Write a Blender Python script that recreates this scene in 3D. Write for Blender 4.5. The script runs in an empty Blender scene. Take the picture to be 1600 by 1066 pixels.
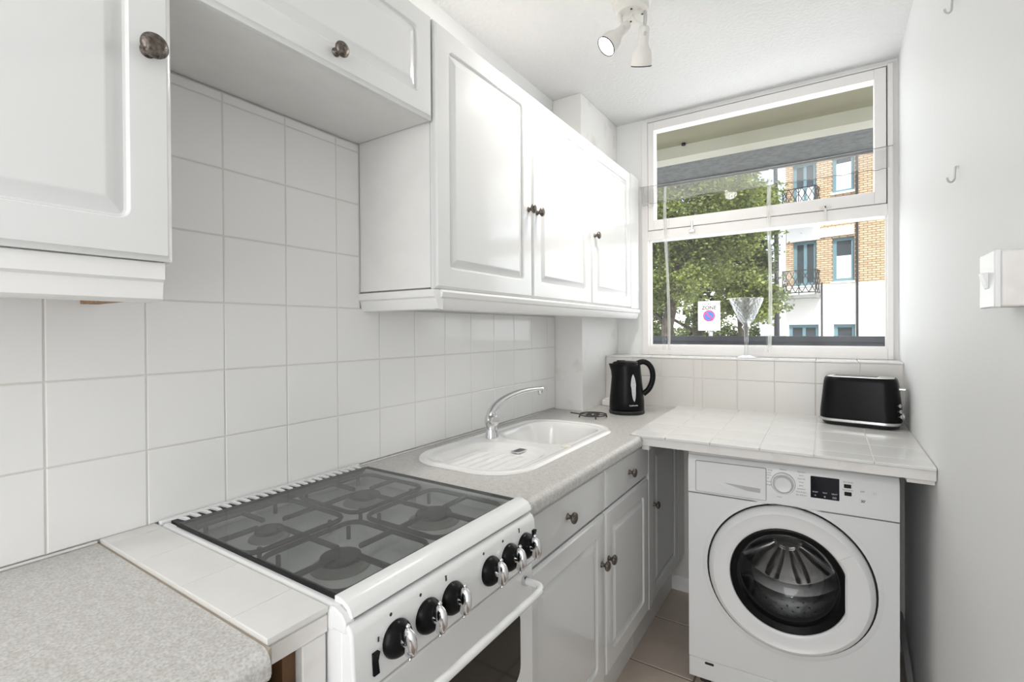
import bpy, math, random
from mathutils import Vector, Matrix, noise
PI = math.pi
random.seed(7)
scene = bpy.context.scene
COL = scene.collection

# ------------------------------------------------------------------ camera
cam_d = bpy.data.cameras.new('camera'); cam = bpy.data.objects.new('camera', cam_d); COL.objects.link(cam)
R_ = Vector((0.8387, 0.5446, -0.0064)); U_ = Vector((0.0019, 0.0082, 1.0)).normalized()
B_ = R_.cross(U_).normalized(); U_ = B_.cross(R_).normalized(); R_.normalize()
M = Matrix((R_, U_, B_)).transposed().to_4x4(); M.translation = Vector((1.157, 0.0, 1.293))
cam.matrix_world = M
cam_d.sensor_width = 36; cam_d.lens = 36*760.5/1600; cam_d.shift_y = -11.92/1600
cam_d.clip_start = 0.02; cam_d.clip_end = 300
scene.camera = cam

# ------------------------------------------------------------------ world, sun, lights, exposure
scene.view_settings.view_transform = 'Standard'; scene.view_settings.look = 'None'
scene.view_settings.gamma = 1; scene.view_settings.use_curve_mapping = False
scene.view_settings.exposure = 0.50
w = bpy.data.worlds.new('sky'); scene.world = w; w.use_nodes = True
nt = w.node_tree; nt.nodes.clear()
so = nt.nodes.new('ShaderNodeOutputWorld'); sb = nt.nodes.new('ShaderNodeBackground')
sky = nt.nodes.new('ShaderNodeTexSky'); sky.sky_type = 'NISHITA'; sky.sun_disc = False
sky.sun_elevation = math.radians(52); sky.sun_rotation = math.radians(160); sky.dust_density = 3; sky.ozone_density = 1.0
mx = nt.nodes.new('ShaderNodeMix'); mx.data_type = 'RGBA'; mx.inputs[0].default_value = 0.45
mx.inputs[7].default_value = (6.5, 6.8, 7.2, 1)
nt.links.new(sky.outputs[0], mx.inputs[6]); nt.links.new(mx.outputs[2], sb.inputs[0])
sb.inputs[1].default_value = 0.22
nt.links.new(sb.outputs[0], so.inputs[0])

def light(name, typ, loc, direc, energy, color=(1, 1, 1), **kw):
    d = bpy.data.lights.new(name, typ); o = bpy.data.objects.new(name, d); COL.objects.link(o)
    o.location = loc; o.rotation_euler = Vector(direc).to_track_quat('-Z', 'Y').to_euler()
    d.energy = energy; d.color = color
    for k, v in kw.items(): setattr(d, k, v)
    return o
light('sun', 'SUN', (0, -5, 10), (-0.22, 0.55, -0.80), 4.2, (1, 0.96, 0.88), angle=0.01)
# fill light added behind the camera, set in an invented glazed door
light('added_rear_fill', 'AREA', (0.95, -1.36, 1.30), (-0.16, 1, 0.04), 12.5, (0.97, 0.985, 1.0), shape='RECTANGLE', size=0.85, size_y=1.9)
# daylight entering through the kitchen window
light('window_daylight', 'AREA', (0.86, 2.78, 1.80), (-0.12, -1, 0.02), 5, (0.97, 0.985, 1.0), shape='RECTANGLE', size=1.0, size_y=1.15)

light('added_point_fill', 'POINT', (0.75, -1.0, 1.9), (0, 0, -1), 6, (1, 0.96, 0.90), shadow_soft_size=0.10)  # unseen fill lamp added behind the camera, no fitting modelled

# ------------------------------------------------------------------ materials
MATS = {}
def mat(name, col, rough=0.5, metal=0.0, spec=0.5, bump=None, noise_col=None, coat=0.0, emit=None, trans=0, ior=1.45):
    m = bpy.data.materials.new(name); m.use_nodes = True
    t = m.node_tree; b = t.nodes['Principled BSDF']
    b.inputs['Base Color'].default_value = (*col, 1); b.inputs['Roughness'].default_value = rough
    b.inputs['Metallic'].default_value = metal; b.inputs['Specular IOR Level'].default_value = spec
    b.inputs['Coat Weight'].default_value = coat; b.inputs['Coat Roughness'].default_value = 0.05
    b.inputs['Transmission Weight'].default_value = trans; b.inputs['IOR'].default_value = ior
    if emit: b.inputs['Emission Color'].default_value = (*emit[0], 1); b.inputs['Emission Strength'].default_value = emit[1]
    tc = t.nodes.new('ShaderNodeTexCoord')
    if noise_col:   # (scale, colour2, low, high, detail)
        n = t.nodes.new('ShaderNodeTexNoise'); n.inputs['Scale'].default_value = noise_col[0]; n.inputs['Detail'].default_value = noise_col[4] if len(noise_col) > 4 else 4
        r = t.nodes.new('ShaderNodeValToRGB'); r.color_ramp.elements[0].position = noise_col[2]; r.color_ramp.elements[1].position = noise_col[3]
        r.color_ramp.elements[0].color = (*noise_col[1], 1); r.color_ramp.elements[1].color = (*col, 1)
        t.links.new(tc.outputs['Object'], n.inputs['Vector']); t.links.new(n.outputs[0], r.inputs[0]); t.links.new(r.outputs[0], b.inputs['Base Color'])
    if bump:        # (scale, strength, distance)
        n2 = t.nodes.new('ShaderNodeTexNoise'); n2.inputs['Scale'].default_value = bump[0]; n2.inputs['Detail'].default_value = 3
        bp = t.nodes.new('ShaderNodeBump'); bp.inputs['Strength'].default_value = bump[1]; bp.inputs['Distance'].default_value = bump[2]
        t.links.new(tc.outputs['Object'], n2.inputs['Vector']); t.links.new(n2.outputs[0], bp.inputs['Height']); t.links.new(bp.outputs[0], b.inputs['Normal'])
    MATS[name] = m
    return m
W_PAINT = mat('wall_paint', (0.86, 0.862, 0.86), 0.55, bump=(6, 0.12, 0.02))
W_WALL2 = mat('pillar_paint', (0.88, 0.87, 0.85), 0.45, bump=(30, 0.15, 0.004), noise_col=(9, (0.78, 0.76, 0.72), 0.28, 0.42))
CEIL = mat('ceiling_stipple', (0.83, 0.83, 0.825), 0.85, bump=(70, 0.55, 0.010))
GROUT = mat('grout', (0.72, 0.70, 0.66), 0.9)
TILE = mat('glazed_tile', (0.885, 0.88, 0.865), 0.11, bump=(4, 0.08, 0.01))
TILE_TOP = mat('worktop_tile', (0.78, 0.775, 0.76), 0.16, bump=(7, 0.08, 0.01), noise_col=(5, (0.73, 0.72, 0.69), 0.3, 0.6))
TILE_SILL = mat('sill_tile', (0.72, 0.70, 0.67), 0.20, bump=(5, 0.1, 0.01))
DOORM = mat('white_vinyl', (0.75, 0.755, 0.75), 0.15, coat=0.25)
CARC = mat('white_melamine', (0.84, 0.83, 0.81), 0.4, noise_col=(14, (0.81, 0.80, 0.78), 0.3, 0.6))
PELM = mat('pelmet_white', (0.84, 0.835, 0.82), 0.3)
CHIP = mat('raw_chipboard', (0.42, 0.27, 0.16), 0.85, noise_col=(120, (0.26, 0.15, 0.08), 0.35, 0.6))
def laminate():
    m = mat('speckled_laminate', (0.74, 0.73, 0.71), 0.38)
    t = m.node_tree; b = t.nodes['Principled BSDF']; tc = t.nodes.new('ShaderNodeTexCoord')
    n = t.nodes.new('ShaderNodeTexNoise'); n.inputs['Scale'].default_value = 260; n.inputs['Detail'].default_value = 5
    n1 = t.nodes.new('ShaderNodeTexNoise'); n1.inputs['Scale'].default_value = 70; n1.inputs['Detail'].default_value = 3
    r = t.nodes.new('ShaderNodeValToRGB'); e = r.color_ramp.elements
    e[0].position = 0.36; e[0].color = (0.50, 0.485, 0.46, 1); e[1].position = 0.52; e[1].color = (0.61, 0.60, 0.58, 1)
    x = e.new(0.68); x.color = (0.68, 0.675, 0.66, 1)
    r1 = t.nodes.new('ShaderNodeValToRGB'); r1.color_ramp.elements[0].position = 0.3; r1.color_ramp.elements[0].color = (0.86, 0.85, 0.84, 1); r1.color_ramp.elements[1].position = 0.6
    mm = t.nodes.new('ShaderNodeMix'); mm.data_type = 'RGBA'; mm.blend_type = 'MULTIPLY'; mm.inputs[0].default_value = 1
    t.links.new(tc.outputs['Object'], n.inputs[0]); t.links.new(tc.outputs['Object'], n1.inputs[0])
    t.links.new(n.outputs[0], r.inputs[0]); t.links.new(n1.outputs[0], r1.inputs[0])
    t.links.new(r.outputs[0], mm.inputs[6]); t.links.new(r1.outputs[0], mm.inputs[7]); t.links.new(mm.outputs[2], b.inputs['Base Color'])
    return m
LAM = laminate()
FLOOR = mat('floor_tile_tan', (0.62, 0.53, 0.45), 0.35, noise_col=(6, (0.53, 0.45, 0.38), 0.3, 0.65))
FGROUT = mat('floor_grout', (0.24, 0.20, 0.17), 0.9)
SINK = mat('white_composite', (0.87, 0.865, 0.85), 0.14, coat=0.3)
CHROME = mat('chrome', (0.72, 0.72, 0.73), 0.09, 1.0)
SCHROME = mat('brushed_steel', (0.66, 0.66, 0.66), 0.28, 1.0)
PEWTER = mat('aged_pewter', (0.19, 0.165, 0.145), 0.36, 0.75, bump=(260, 0.5, 0.002), noise_col=(160, (0.07, 0.055, 0.045), 0.35, 0.62))
BLACK = mat('gloss_black', (0.006, 0.006, 0.007), 0.30, spec=0.16)
BLACKM = mat('matt_black', (0.012, 0.012, 0.012), 0.5)
RUBBER = mat('grey_rubber', (0.045, 0.045, 0.045), 0.42)
ENAMEL = mat('white_enamel', (0.82, 0.825, 0.82), 0.16, coat=0.3)
ENAM2 = mat('white_appliance', (0.82, 0.83, 0.83), 0.28)
ENAM3 = mat('white_appliance_plastic', (0.84, 0.845, 0.845), 0.22)
WOODW = mat('painted_wood', (0.82, 0.80, 0.78), 0.42, bump=(40, 0.15, 0.003), noise_col=(20, (0.76, 0.73, 0.70), 0.3, 0.5))
WINW = mat('window_paint', (0.88, 0.86, 0.85), 0.35, bump=(25, 0.1, 0.003))
BROWN = mat('brown_wood', (0.17, 0.085, 0.035), 0.5, noise_col=(25, (0.10, 0.05, 0.02), 0.3, 0.7))
DARKG = mat('dark_gap', (0.02, 0.018, 0.016), 0.8)
HOB = mat('hob_steel', (0.76, 0.775, 0.77), 0.5, 0.0, noise_col=(14, (0.66, 0.67, 0.665), 0.35, 0.65))
GRATE = mat('cast_grate', (0.05, 0.045, 0.045), 0.55)
BURN = mat('burner_alloy', (0.30, 0.29, 0.28), 0.5)
OVGL = mat('oven_glass', (0.012, 0.011, 0.010), 0.06)
LAMPW = mat('lamp_white', (0.80, 0.78, 0.74), 0.35)
BULB = mat('lit_bulb', (1, 1, 1), 0.4, emit=((1, 0.98, 0.94), 5))
DISPLAY = mat('display_glass', (0.004, 0.005, 0.012), 0.08)
PRINT = mat('grey_print', (0.28, 0.29, 0.30), 0.6)
PRINTW = mat('white_print', (0.75, 0.75, 0.75), 0.6)
PRINTB = mat('black_print', (0.03, 0.03, 0.03), 0.6)
GAUGE = mat('clear_gauge', (0.55, 0.56, 0.57), 0.25)
DRUM = mat('drum_steel', (0.55, 0.55, 0.55), 0.22, 1.0)
DPADDLE = mat('paddle_grey', (0.10, 0.095, 0.09), 0.25, 0.3)
HOSE = mat('grey_hose', (0.35, 0.34, 0.33), 0.6)
# exterior
RENDER = mat('white_render', (0.86, 0.85, 0.83), 0.8)
SOFF_O = mat('soffit_olive', (0.42, 0.41, 0.29), 0.85, noise_col=(2, (0.36, 0.34, 0.25), 0.3, 0.7))
SOFF_C = mat('soffit_cream', (0.78, 0.77, 0.66), 0.85, noise_col=(1.5, (0.68, 0.67, 0.56), 0.3, 0.6))
SOFF_G = mat('soffit_grey', (0.30, 0.315, 0.305), 0.9, bump=(60, 0.8, 0.02), noise_col=(22, (0.24, 0.25, 0.245), 0.35, 0.6))
BLUEF = mat('blue_frame', (0.13, 0.23, 0.27), 0.5)
WGL = mat('far_glass', (0.05, 0.06, 0.07), 0.08)
CURTW = mat('far_white_blind', (0.85, 0.86, 0.87), 0.7)
IRON = mat('black_iron', (0.02, 0.022, 0.025), 0.5)
ASPH = mat('pale_street', (0.62, 0.61, 0.60), 0.9)
DWALL = mat('dark_rail_paint', (0.10, 0.105, 0.115), 0.5, noise_col=(3, (0.05, 0.05, 0.06), 0.35, 0.6))
BARK = mat('tree_bark', (0.12, 0.10, 0.075), 0.9, noise_col=(7, (0.06, 0.05, 0.035), 0.35, 0.6))
def brickmat():
    m = mat('yellow_brick', (0.62, 0.40, 0.21), 0.85); t = m.node_tree; b = t.nodes['Principled BSDF']
    tc = t.nodes.new('ShaderNodeTexCoord'); br = t.nodes.new('ShaderNodeTexBrick')
    mp = t.nodes.new('ShaderNodeMapping'); mp.inputs['Rotation'].default_value = (math.radians(90), 0, 0)
    br.inputs['Scale'].default_value = 1; br.inputs['Brick Width'].default_value = 0.225; br.inputs['Row Height'].default_value = 0.075
    br.inputs['Mortar Size'].default_value = 0.014; br.inputs['Color1'].default_value = (0.66, 0.47, 0.29, 1); br.inputs['Color2'].default_value = (0.50, 0.33, 0.19, 1)
    br.inputs['Mortar'].default_value = (0.20, 0.16, 0.13, 1)
    t.links.new(tc.outputs['Object'], mp.inputs[0]); t.links.new(mp.outputs[0], br.inputs[0]); t.links.new(br.outputs[0], b.inputs['Base Color'])
    return m
BRICK = brickmat()
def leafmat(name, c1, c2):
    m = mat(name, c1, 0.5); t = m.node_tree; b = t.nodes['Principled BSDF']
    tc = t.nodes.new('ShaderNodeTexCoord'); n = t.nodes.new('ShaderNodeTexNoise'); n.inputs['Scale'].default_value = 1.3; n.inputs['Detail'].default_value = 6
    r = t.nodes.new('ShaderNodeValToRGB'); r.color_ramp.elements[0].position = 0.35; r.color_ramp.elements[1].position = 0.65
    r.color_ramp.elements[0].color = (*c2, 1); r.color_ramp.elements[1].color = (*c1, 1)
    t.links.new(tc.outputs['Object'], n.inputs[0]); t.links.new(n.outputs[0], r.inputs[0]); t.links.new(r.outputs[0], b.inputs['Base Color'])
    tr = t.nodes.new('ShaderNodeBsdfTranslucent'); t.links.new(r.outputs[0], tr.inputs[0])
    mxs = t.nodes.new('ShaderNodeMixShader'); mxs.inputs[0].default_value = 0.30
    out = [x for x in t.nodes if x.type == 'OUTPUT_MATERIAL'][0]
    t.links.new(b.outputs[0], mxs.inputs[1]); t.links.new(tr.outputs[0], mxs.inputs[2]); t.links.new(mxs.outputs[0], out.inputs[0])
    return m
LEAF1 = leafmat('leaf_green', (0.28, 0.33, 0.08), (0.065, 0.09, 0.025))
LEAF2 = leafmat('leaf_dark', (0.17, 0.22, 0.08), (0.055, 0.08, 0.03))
def clear(name, tint, gloss, rough=0.02, ior=1.45):
    m = bpy.data.materials.new(name); m.use_nodes = True; t = m.node_tree; t.nodes.clear()
    o = t.nodes.new('ShaderNodeOutputMaterial'); a = t.nodes.new('ShaderNodeBsdfTransparent'); a.inputs[0].default_value = (*tint, 1)
    g = t.nodes.new('ShaderNodeBsdfGlossy'); g.inputs['Roughness'].default_value = rough
    f = t.nodes.new('ShaderNodeFresnel'); ge = t.nodes.new('ShaderNodeNewGeometry'); ma = t.nodes.new('ShaderNodeMath'); ma.operation = 'MULTIPLY_ADD'
    ma.inputs[1].default_value = 1/ior-ior; ma.inputs[2].default_value = ior; t.links.new(ge.outputs['Backfacing'], ma.inputs[0]); t.links.new(ma.outputs[0], f.inputs[0])
    mu = t.nodes.new('ShaderNodeMath'); mu.operation = 'MULTIPLY'; mu.inputs[1].default_value = gloss; mu.use_clamp = True
    x = t.nodes.new('ShaderNodeMixShader')
    t.links.new(f.outputs[0], mu.inputs[0]); t.links.new(mu.outputs[0], x.inputs[0]); t.links.new(a.outputs[0], x.inputs[1]); t.links.new(g.outputs[0], x.inputs[2]); t.links.new(x.outputs[0], o.inputs[0])
    return m
PANE = clear('window_glass', (0.97, 0.98, 0.98), 0.12)
LID = clear('smoked_lid_glass', (0.78, 0.79, 0.785), 1.0)
WMGL = clear('door_bowl_glass', (0.86, 0.86, 0.86), 1.2)
VASE = clear('cut_glass', (0.93, 0.94, 0.95), 4.0, 0.03)
def netmat(name, dens, sc, al=0.85):
    m = bpy.data.materials.new(name); m.use_nodes = True; t = m.node_tree; t.nodes.clear()
    o = t.nodes.new('ShaderNodeOutputMaterial'); a = t.nodes.new('ShaderNodeBsdfTransparent')
    d = t.nodes.new('ShaderNodeBsdfDiffuse'); d.inputs[0].default_value = (al, al, al*0.96, 1)
    tl = t.nodes.new('ShaderNodeBsdfTranslucent'); tl.inputs[0].default_value = (al, al, al*0.96, 1)
    ad = t.nodes.new('ShaderNodeMixShader'); ad.inputs[0].default_value = 0.5
    lw = t.nodes.new('ShaderNodeLayerWeight'); lw.inputs[0].default_value = 0.35
    mr = t.nodes.new('ShaderNodeMapRange'); mr.inputs[1].default_value = 0.0; mr.inputs[2].default_value = 0.9; mr.inputs[3].default_value = dens; mr.inputs[4].default_value = min(1, dens*sc)
    x = t.nodes.new('ShaderNodeMixShader')
    t.links.new(lw.outputs['Facing'], mr.inputs[0]); t.links.new(mr.outputs[0], x.inputs[0])
    t.links.new(d.outputs[0], ad.inputs[1]); t.links.new(tl.outputs[0], ad.inputs[2])
    t.links.new(a.outputs[0], x.inputs[1]); t.links.new(ad.outputs[0], x.inputs[2]); t.links.new(x.outputs[0], o.inputs[0])
    return m
NET = netmat('sheer_net', 0.032, 8)
NETH = netmat('sheer_net_header', 0.24, 2.2, 0.55)
NETP = netmat('sheer_net_pleat', 0.38, 1.8)

# ------------------------------------------------------------------ mesh helpers
class MB:
    def __init__(s): s.v = []; s.f = []
    def add(s, vs, fs, m=None):
        n = len(s.v)
        s.v += [tuple(m @ Vector(p)) if m else tuple(p) for p in vs]
        s.f += [tuple(i+n for i in f) for f in fs]; return s
    def box(s, a, b, m=None):
        x0, y0, z0 = a; x1, y1, z1 = b
        vs = [(x0, y0, z0), (x1, y0, z0), (x1, y1, z0), (x0, y1, z0), (x0, y0, z1), (x1, y0, z1), (x1, y1, z1), (x0, y1, z1)]
        return s.add(vs, [(0, 3, 2, 1), (4, 5, 6, 7), (0, 1, 5, 4), (1, 2, 6, 5), (2, 3, 7, 6), (3, 0, 4, 7)], m)
    def rings(s, rs, m=None, cap0=True, cap1=True, loop=False):
        n = len(rs[0]); vs = [p for r in rs for p in r]; fs = []
        k = len(rs)
        for i in range(k if loop else k-1):
            a = i*n; b = ((i+1) % k)*n
            for j in range(n): fs.append((a+j, a+(j+1) % n, b+(j+1) % n, b+j))
        if not loop:
            if cap0: fs.append(tuple(reversed(range(n))))
            if cap1: fs.append(tuple(range((k-1)*n, k*n)))
        return s.add(vs, fs, m)
    def lathe(s, prof, m=None, seg=24, cap0=True, cap1=True):
        rs = [[(max(r, 1e-5)*math.cos(2*PI*j/seg), max(r, 1e-5)*math.sin(2*PI*j/seg), h) for j in range(seg)] for r, h in prof]
        return s.rings(rs, m, cap0, cap1)
    def cyl(s, p0, p1, r, seg=12, r1=None):
        return s.lathe([(r, 0), (r if r1 is None else r1, (Vector(p1)-Vector(p0)).length)], axis(p0, Vector(p1)-Vector(p0)), seg)
    def tube(s, pts, r, seg=8, closed=False, flat=None):
        pts = [Vector(p) for p in pts]; n = len(pts); rs = []; up = None
        for i, p in enumerate(pts):
            if closed: t = pts[(i+1) % n]-pts[i-1]
            else: t = pts[min(i+1, n-1)]-pts[max(i-1, 0)]
            t.normalize()
            if up is None: up = Vector((0, 0, 1)) if abs(t.z) < 0.9 else Vector((1, 0, 0))
            a = t.cross(up)
            if a.length < 1e-4: a = t.orthogonal()
            a.normalize(); b = a.cross(t).normalized(); up = b
            rr = r[i] if isinstance(r, (list, tuple)) else r
            fl = flat or 1
            rs.append([tuple(p+a*rr*fl*math.cos(2*PI*j/seg)+b*rr*math.sin(2*PI*j/seg)) for j in range(seg)])
        return s.rings(rs, None, loop=closed)
    def prism(s, poly, d0, d1, ax='y', m=None):
        # poly: list of 2D pts; extruded along ax
        def mk(p, d): return {'y': (p[0], d, p[1]), 'x': (d, p[0], p[1]), 'z': (p[0], p[1], d)}[ax]
        n = len(poly); vs = [mk(p, d0) for p in poly]+[mk(p, d1) for p in poly]
        fs = [(i, (i+1) % n, n+(i+1) % n, n+i) for i in range(n)]+[tuple(reversed(range(n))), tuple(range(n, 2*n))]
        return s.add(vs, fs, m)
def axis(loc, d, up=None):
    q = Vector(d).to_track_quat('Z', 'Y'); m = q.to_matrix().to_4x4(); m.translation = Vector(loc); return m
def frame(o, ex, ey, ez):
    m = Matrix((Vector(ex), Vector(ey), Vector(ez))).transposed().to_4x4(); m.translation = Vector(o); return m
MW = {}
import bmesh
def build(name, mb, material, parent=None, bevel=0, seg=2, smooth=35, local=False, label=None, kind=None):
    me = bpy.data.meshes.new(name); me.from_pydata(mb.v, [], mb.f); me.update()
    bm = bmesh.new(); bm.from_mesh(me); bmesh.ops.recalc_face_normals(bm, faces=bm.faces); bm.to_mesh(me); bm.free()
    if parent is not None and not local:
        me.transform(MW[parent.name].inverted())
    o = bpy.data.objects.new(name, me); COL.objects.link(o); o.data.materials.append(material)
    if parent is not None: o.parent = parent; MW[o.name] = MW[parent.name].copy()
    else: MW[o.name] = Matrix.Identity(4)
    if smooth is not None:
        for p in me.polygons: p.use_smooth = True
        me.set_sharp_from_angle(angle=math.radians(smooth))
    if bevel:
        b = o.modifiers.new('bevel', 'BEVEL'); b.width = bevel; b.segments = seg; b.limit_method = 'ANGLE'; b.angle_limit = math.radians(40)
        for p in me.polygons: p.use_smooth = True
    if label: o['label'] = label
    if kind: o['kind'] = kind
    return o
def thing(name, label, cat, loc, rz=0, group=None):
    o = bpy.data.objects.new(name, None); COL.objects.link(o); o.location = loc; o.rotation_euler = (0, 0, rz)
    o.empty_display_size = 0.05
    MW[o.name] = Matrix.Translation(Vector(loc)) @ Matrix.Rotation(rz, 4, 'Z')
    o['label'] = label; o['category'] = cat
    if group: o['group'] = group
    return o
def tag(o, label, cat, group=None):
    o['label'] = label; o['category'] = cat
    if group: o['group'] = group
    return o
def struct(name, mb, m, bevel=0, **k):
    o = build(name, mb, m, None, bevel, **k); o['kind'] = 'structure'; return o
def inst(name, me, loc, parent, rot=None):   # world-space location, shared mesh
    o = bpy.data.objects.new(name, me); COL.objects.link(o)
    o.location = MW[parent.name].inverted() @ Vector(loc)
    if rot: o.rotation_euler = rot
    o.parent = parent; return o
def box(a, b): return MB().box(a, b)
def rrect(w, h, r, k=4, x0=0, y0=0):
    r = min(r, w/2-1e-4, h/2-1e-4); pts = []
    for cx, cy, a0 in ((x0+w-r, y0+h-r, 0), (x0+r, y0+h-r, 90), (x0+r, y0+r, 180), (x0+w-r, y0+r, 270)):
        for i in range(k+1):
            a = math.radians(a0+90*i/k); pts.append((cx+r*math.cos(a), cy+r*math.sin(a)))
    return pts
def text(body, size, m, parent, name='lettering', material=None, bold=False):
    c = bpy.data.curves.new('txt', 'FONT'); c.body = body; c.size = size; c.align_x = 'CENTER'; c.align_y = 'CENTER'; c.extrude = 0.0002
    if bold: c.offset = size*0.02
    t = bpy.data.objects.new('txt', c)
    me = bpy.data.meshes.new_from_object(t); bpy.data.objects.remove(t); bpy.data.curves.remove(c)
    me.transform(MW[parent.name].inverted() @ m)
    o = bpy.data.objects.new(name, me); COL.objects.link(o); me.materials.clear(); me.materials.append(material or PRINT); o.parent = parent
    MW[o.name] = MW[parent.name].copy()
    return o

# ------------------------------------------------------------------ tiles
def tile_mesh(name, w, h, t, m, bev=0.0022):
    # lies in local XY, front +Z, centred; pillowed edge
    mb = MB(); rs = []
    for ins, z in ((0.0003, 0), (0.0003, t-bev*0.9), (bev*0.45, t-bev*0.25), (bev, t)):
        a = w/2-ins; b = h/2-ins
        rs.append([(-a, -b, z), (a, -b, z), (a, b, z), (-a, b, z)])
    mb.rings(rs, cap0=False)
    me = bpy.data.meshes.new(name); me.from_pydata(mb.v, [], mb.f); me.materials.append(m)
    return me
TC = {}
def tile(parent, c, w, h, face, m=TILE, g=0.0017, t=0.006, name='tile', tilt=0.0035, bev=0.0022):
    key = (round(w, 4), round(h, 4), m.name, t, bev)
    if key not in TC: TC[key] = tile_mesh(name, w-g, h-g, t, m, bev)
    a = random.uniform(-tilt, tilt); b = random.uniform(-tilt, tilt)
    rot = {'+x': Matrix.Rotation(PI/2, 4, 'Y') @ Matrix.Rotation(PI/2, 4, 'Z'), '-y': Matrix.Rotation(PI/2, 4, 'X'), '+z': Matrix.Identity(4)}[face]
    e = (rot @ Matrix.Rotation(a, 4, 'X') @ Matrix.Rotation(b, 4, 'Y')).to_euler()
    return inst(name, TC[key], c, parent, e)

# ------------------------------------------------------------------ room shell
W = 1.41; H = 2.445; YW = 2.647; YN = -1.5
floor = struct('floor', box((-0.1, YN-0.1, -0.12), (W+0.1, YW+0.1, -0.0018)), FGROUT)
for i in range(-1, 5):
    for j in range(-4, 3):
        tile(floor, (0.07+0.335*i+0.1675, 1.85+0.335*j+0.1675, -0.0065), 0.335, 0.335, '+z', FLOOR, g=0.006, t=0.0065, name='floor_tile', tilt=0.001) if 0.07+0.335*i < 1.3 and 1.85+0.335*j < 2.6 else None
ceiling = struct('ceiling', box((-0.1, YN-0.1, H), (W+0.1, YW+0.15, H+0.15)), CEIL)
wl = struct('wall_left', box((-0.15, YN-0.1, -0.12), (0, YW+0.15, H)), W_PAINT)
wr = struct('wall_right', box((W, YN-0.1, -0.12), (W+0.15, YW+0.15, H)), W_PAINT)
wn = MB(); wn.box((-0.1, YN-0.12, 0), (0.50, YN, H)); wn.box((1.34, YN-0.12, 0), (W+0.1, YN, H)); wn.box((0.50, YN-0.12, 2.3), (1.34, YN, H))
struct('wall_near', wn, W_PAINT)
dr = struct('added_back_door', MB().box((0.50, YN-0.10, 0), (0.56, YN-0.03, 2.3)).box((1.28, YN-0.10, 0), (1.34, YN-0.03, 2.3)).box((0.56, YN-0.10, 2.2), (1.28, YN-0.03, 2.3)).box((0.56, YN-0.10, 0), (1.28, YN-0.03, 0.35)), WINW)  # glazed door added out of view to carry the rear fill light
build('added_door_pane', box((0.56, YN-0.07, 0.35), (1.28, YN-0.064, 2.2)), PANE, dr)
# window wall: solid below the frame, strips left and above
wf = MB(); wf.box((-0.1, YW, -0.1), (W+0.1, YW+0.12, 1.157)); wf.box((-0.1, YW, 1.157), (0.300, YW+0.12, H)); wf.box((1.393, YW, 1.157), (W+0.1, YW+0.12, H)); wf.box((0.300, YW, 2.428), (1.393, YW+0.12, H))
struct('wall_far', wf, W_PAINT)
struct('wall_pillar', box((0, 2.17, 0.0), (0.155, YW, H)), W_WALL2, bevel=0.003)

# left wall tiling (7 mm thick grout bed + tiles)
C0 = 0.268; R0 = 1.2082; PT = 0.152
gb = MB(); gb.box((0, YN, 0.905), (0.0052, 2.168, R0+PT)); gb.box((0, 0.10, R0+PT), (0.0052, 0.956, 1.838))
build('grout_bed', gb, GROUT, wl, smooth=None)
for i in range(-5, 13):
    y0 = C0+PT*i; y1 = y0+PT
    if i == 12: y1 = 2.167
    for j in (-2, -1, 0):
        z0 = R0+PT*j
        tile(wl, (0.0005, (y0+y1)/2, z0+PT/2), y1-y0, PT, '+x')
    if -1 <= i <= 4:
        yy = min(y1, 0.954)
        for j in (1, 2, 3):
            tile(wl, (0.0005, (y0+yy)/2, R0+PT*j+PT/2), yy-y0, PT, '+x')
        tile(wl, (0.0005, (y0+yy)/2, (R0+PT*4+1.838)/2), yy-y0, 1.838-R0-PT*4, '+x')

# tiled ledge under the window
led = struct('wall_ledge', box((0.156, 2.4635, 0.0), (W, YW, 1.149)), GROUT)
lx = [0.157, 0.304, 0.456, 0.608, 0.649, 0.803, 0.956, 1.112, 1.268, 1.408]
for a, b in zip(lx, lx[1:]):
    for z0, z1 in ((0.905, 1.056), (1.056, 1.150)):
        tile(led, ((a+b)/2, 2.4675, (z0+z1)/2), b-a, z1-z0, '-y', TILE_SILL)
sx = [0.157, 0.40, 0.70, 0.956, 1.112, 1.262, 1.408]
for a, b in zip(sx, sx[1:]):
    tile(led, ((a+b)/2, (2.462+YW)/2-0.003, 1.1495), b-a, YW-2.462, '+z', TILE_TOP, t=0.007, name='sill_tile', tilt=0.0008)

# window
win = struct('window_1', MB().box((0.300, YW-0.012, 1.157), (0.334, YW+0.07, 2.428)).box((1.3725, YW-0.012, 1.157), (1.393, YW+0.07, 2.428)).box((0.334, YW-0.012, 1.157), (1.3725, YW+0.07, 1.207)).box((0.334, YW-0.012, 1.778), (1.3725, YW+0.07, 1.829)).box((0.334, YW-0.012, 2.419), (1.3725, YW+0.07, 2.428)), WINW, bevel=0.002)
build('frame_gap', MB().box((0.330, YW+0.012, 1.829), (1.3735, YW+0.015, 1.84)).box((0.330, YW+0.012, 2.40), (1.3735, YW+0.015, 2.425)).box((0.318, YW+0.012, 1.83), (0.337, YW+0.015, 2.42)).box((1.362, YW+0.012, 1.83), (1.378, YW+0.015, 2.42)), DARKG, win, label='dark gap round the opening light')
sa = MB(); x0, x1, z0, z1 = 0.3365, 1.3685, 1.8315, 2.4145
sa.box((x0, YW-0.016, z0), (0.368, YW+0.045, z1)); sa.box((1.327, YW-0.016, z0), (x1, YW+0.045, z1)); sa.box((0.368, YW-0.016, z0), (1.327, YW+0.045, 1.885)); sa.box((0.368, YW-0.016, 2.370), (1.327, YW+0.045, z1))
sash = build('opening_sash', sa, WINW, win, bevel=0.002)
build('pane', box((0.366, YW+0.020, 1.883), (1.329, YW+0.024, 2.372)), PANE, sash)
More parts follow.
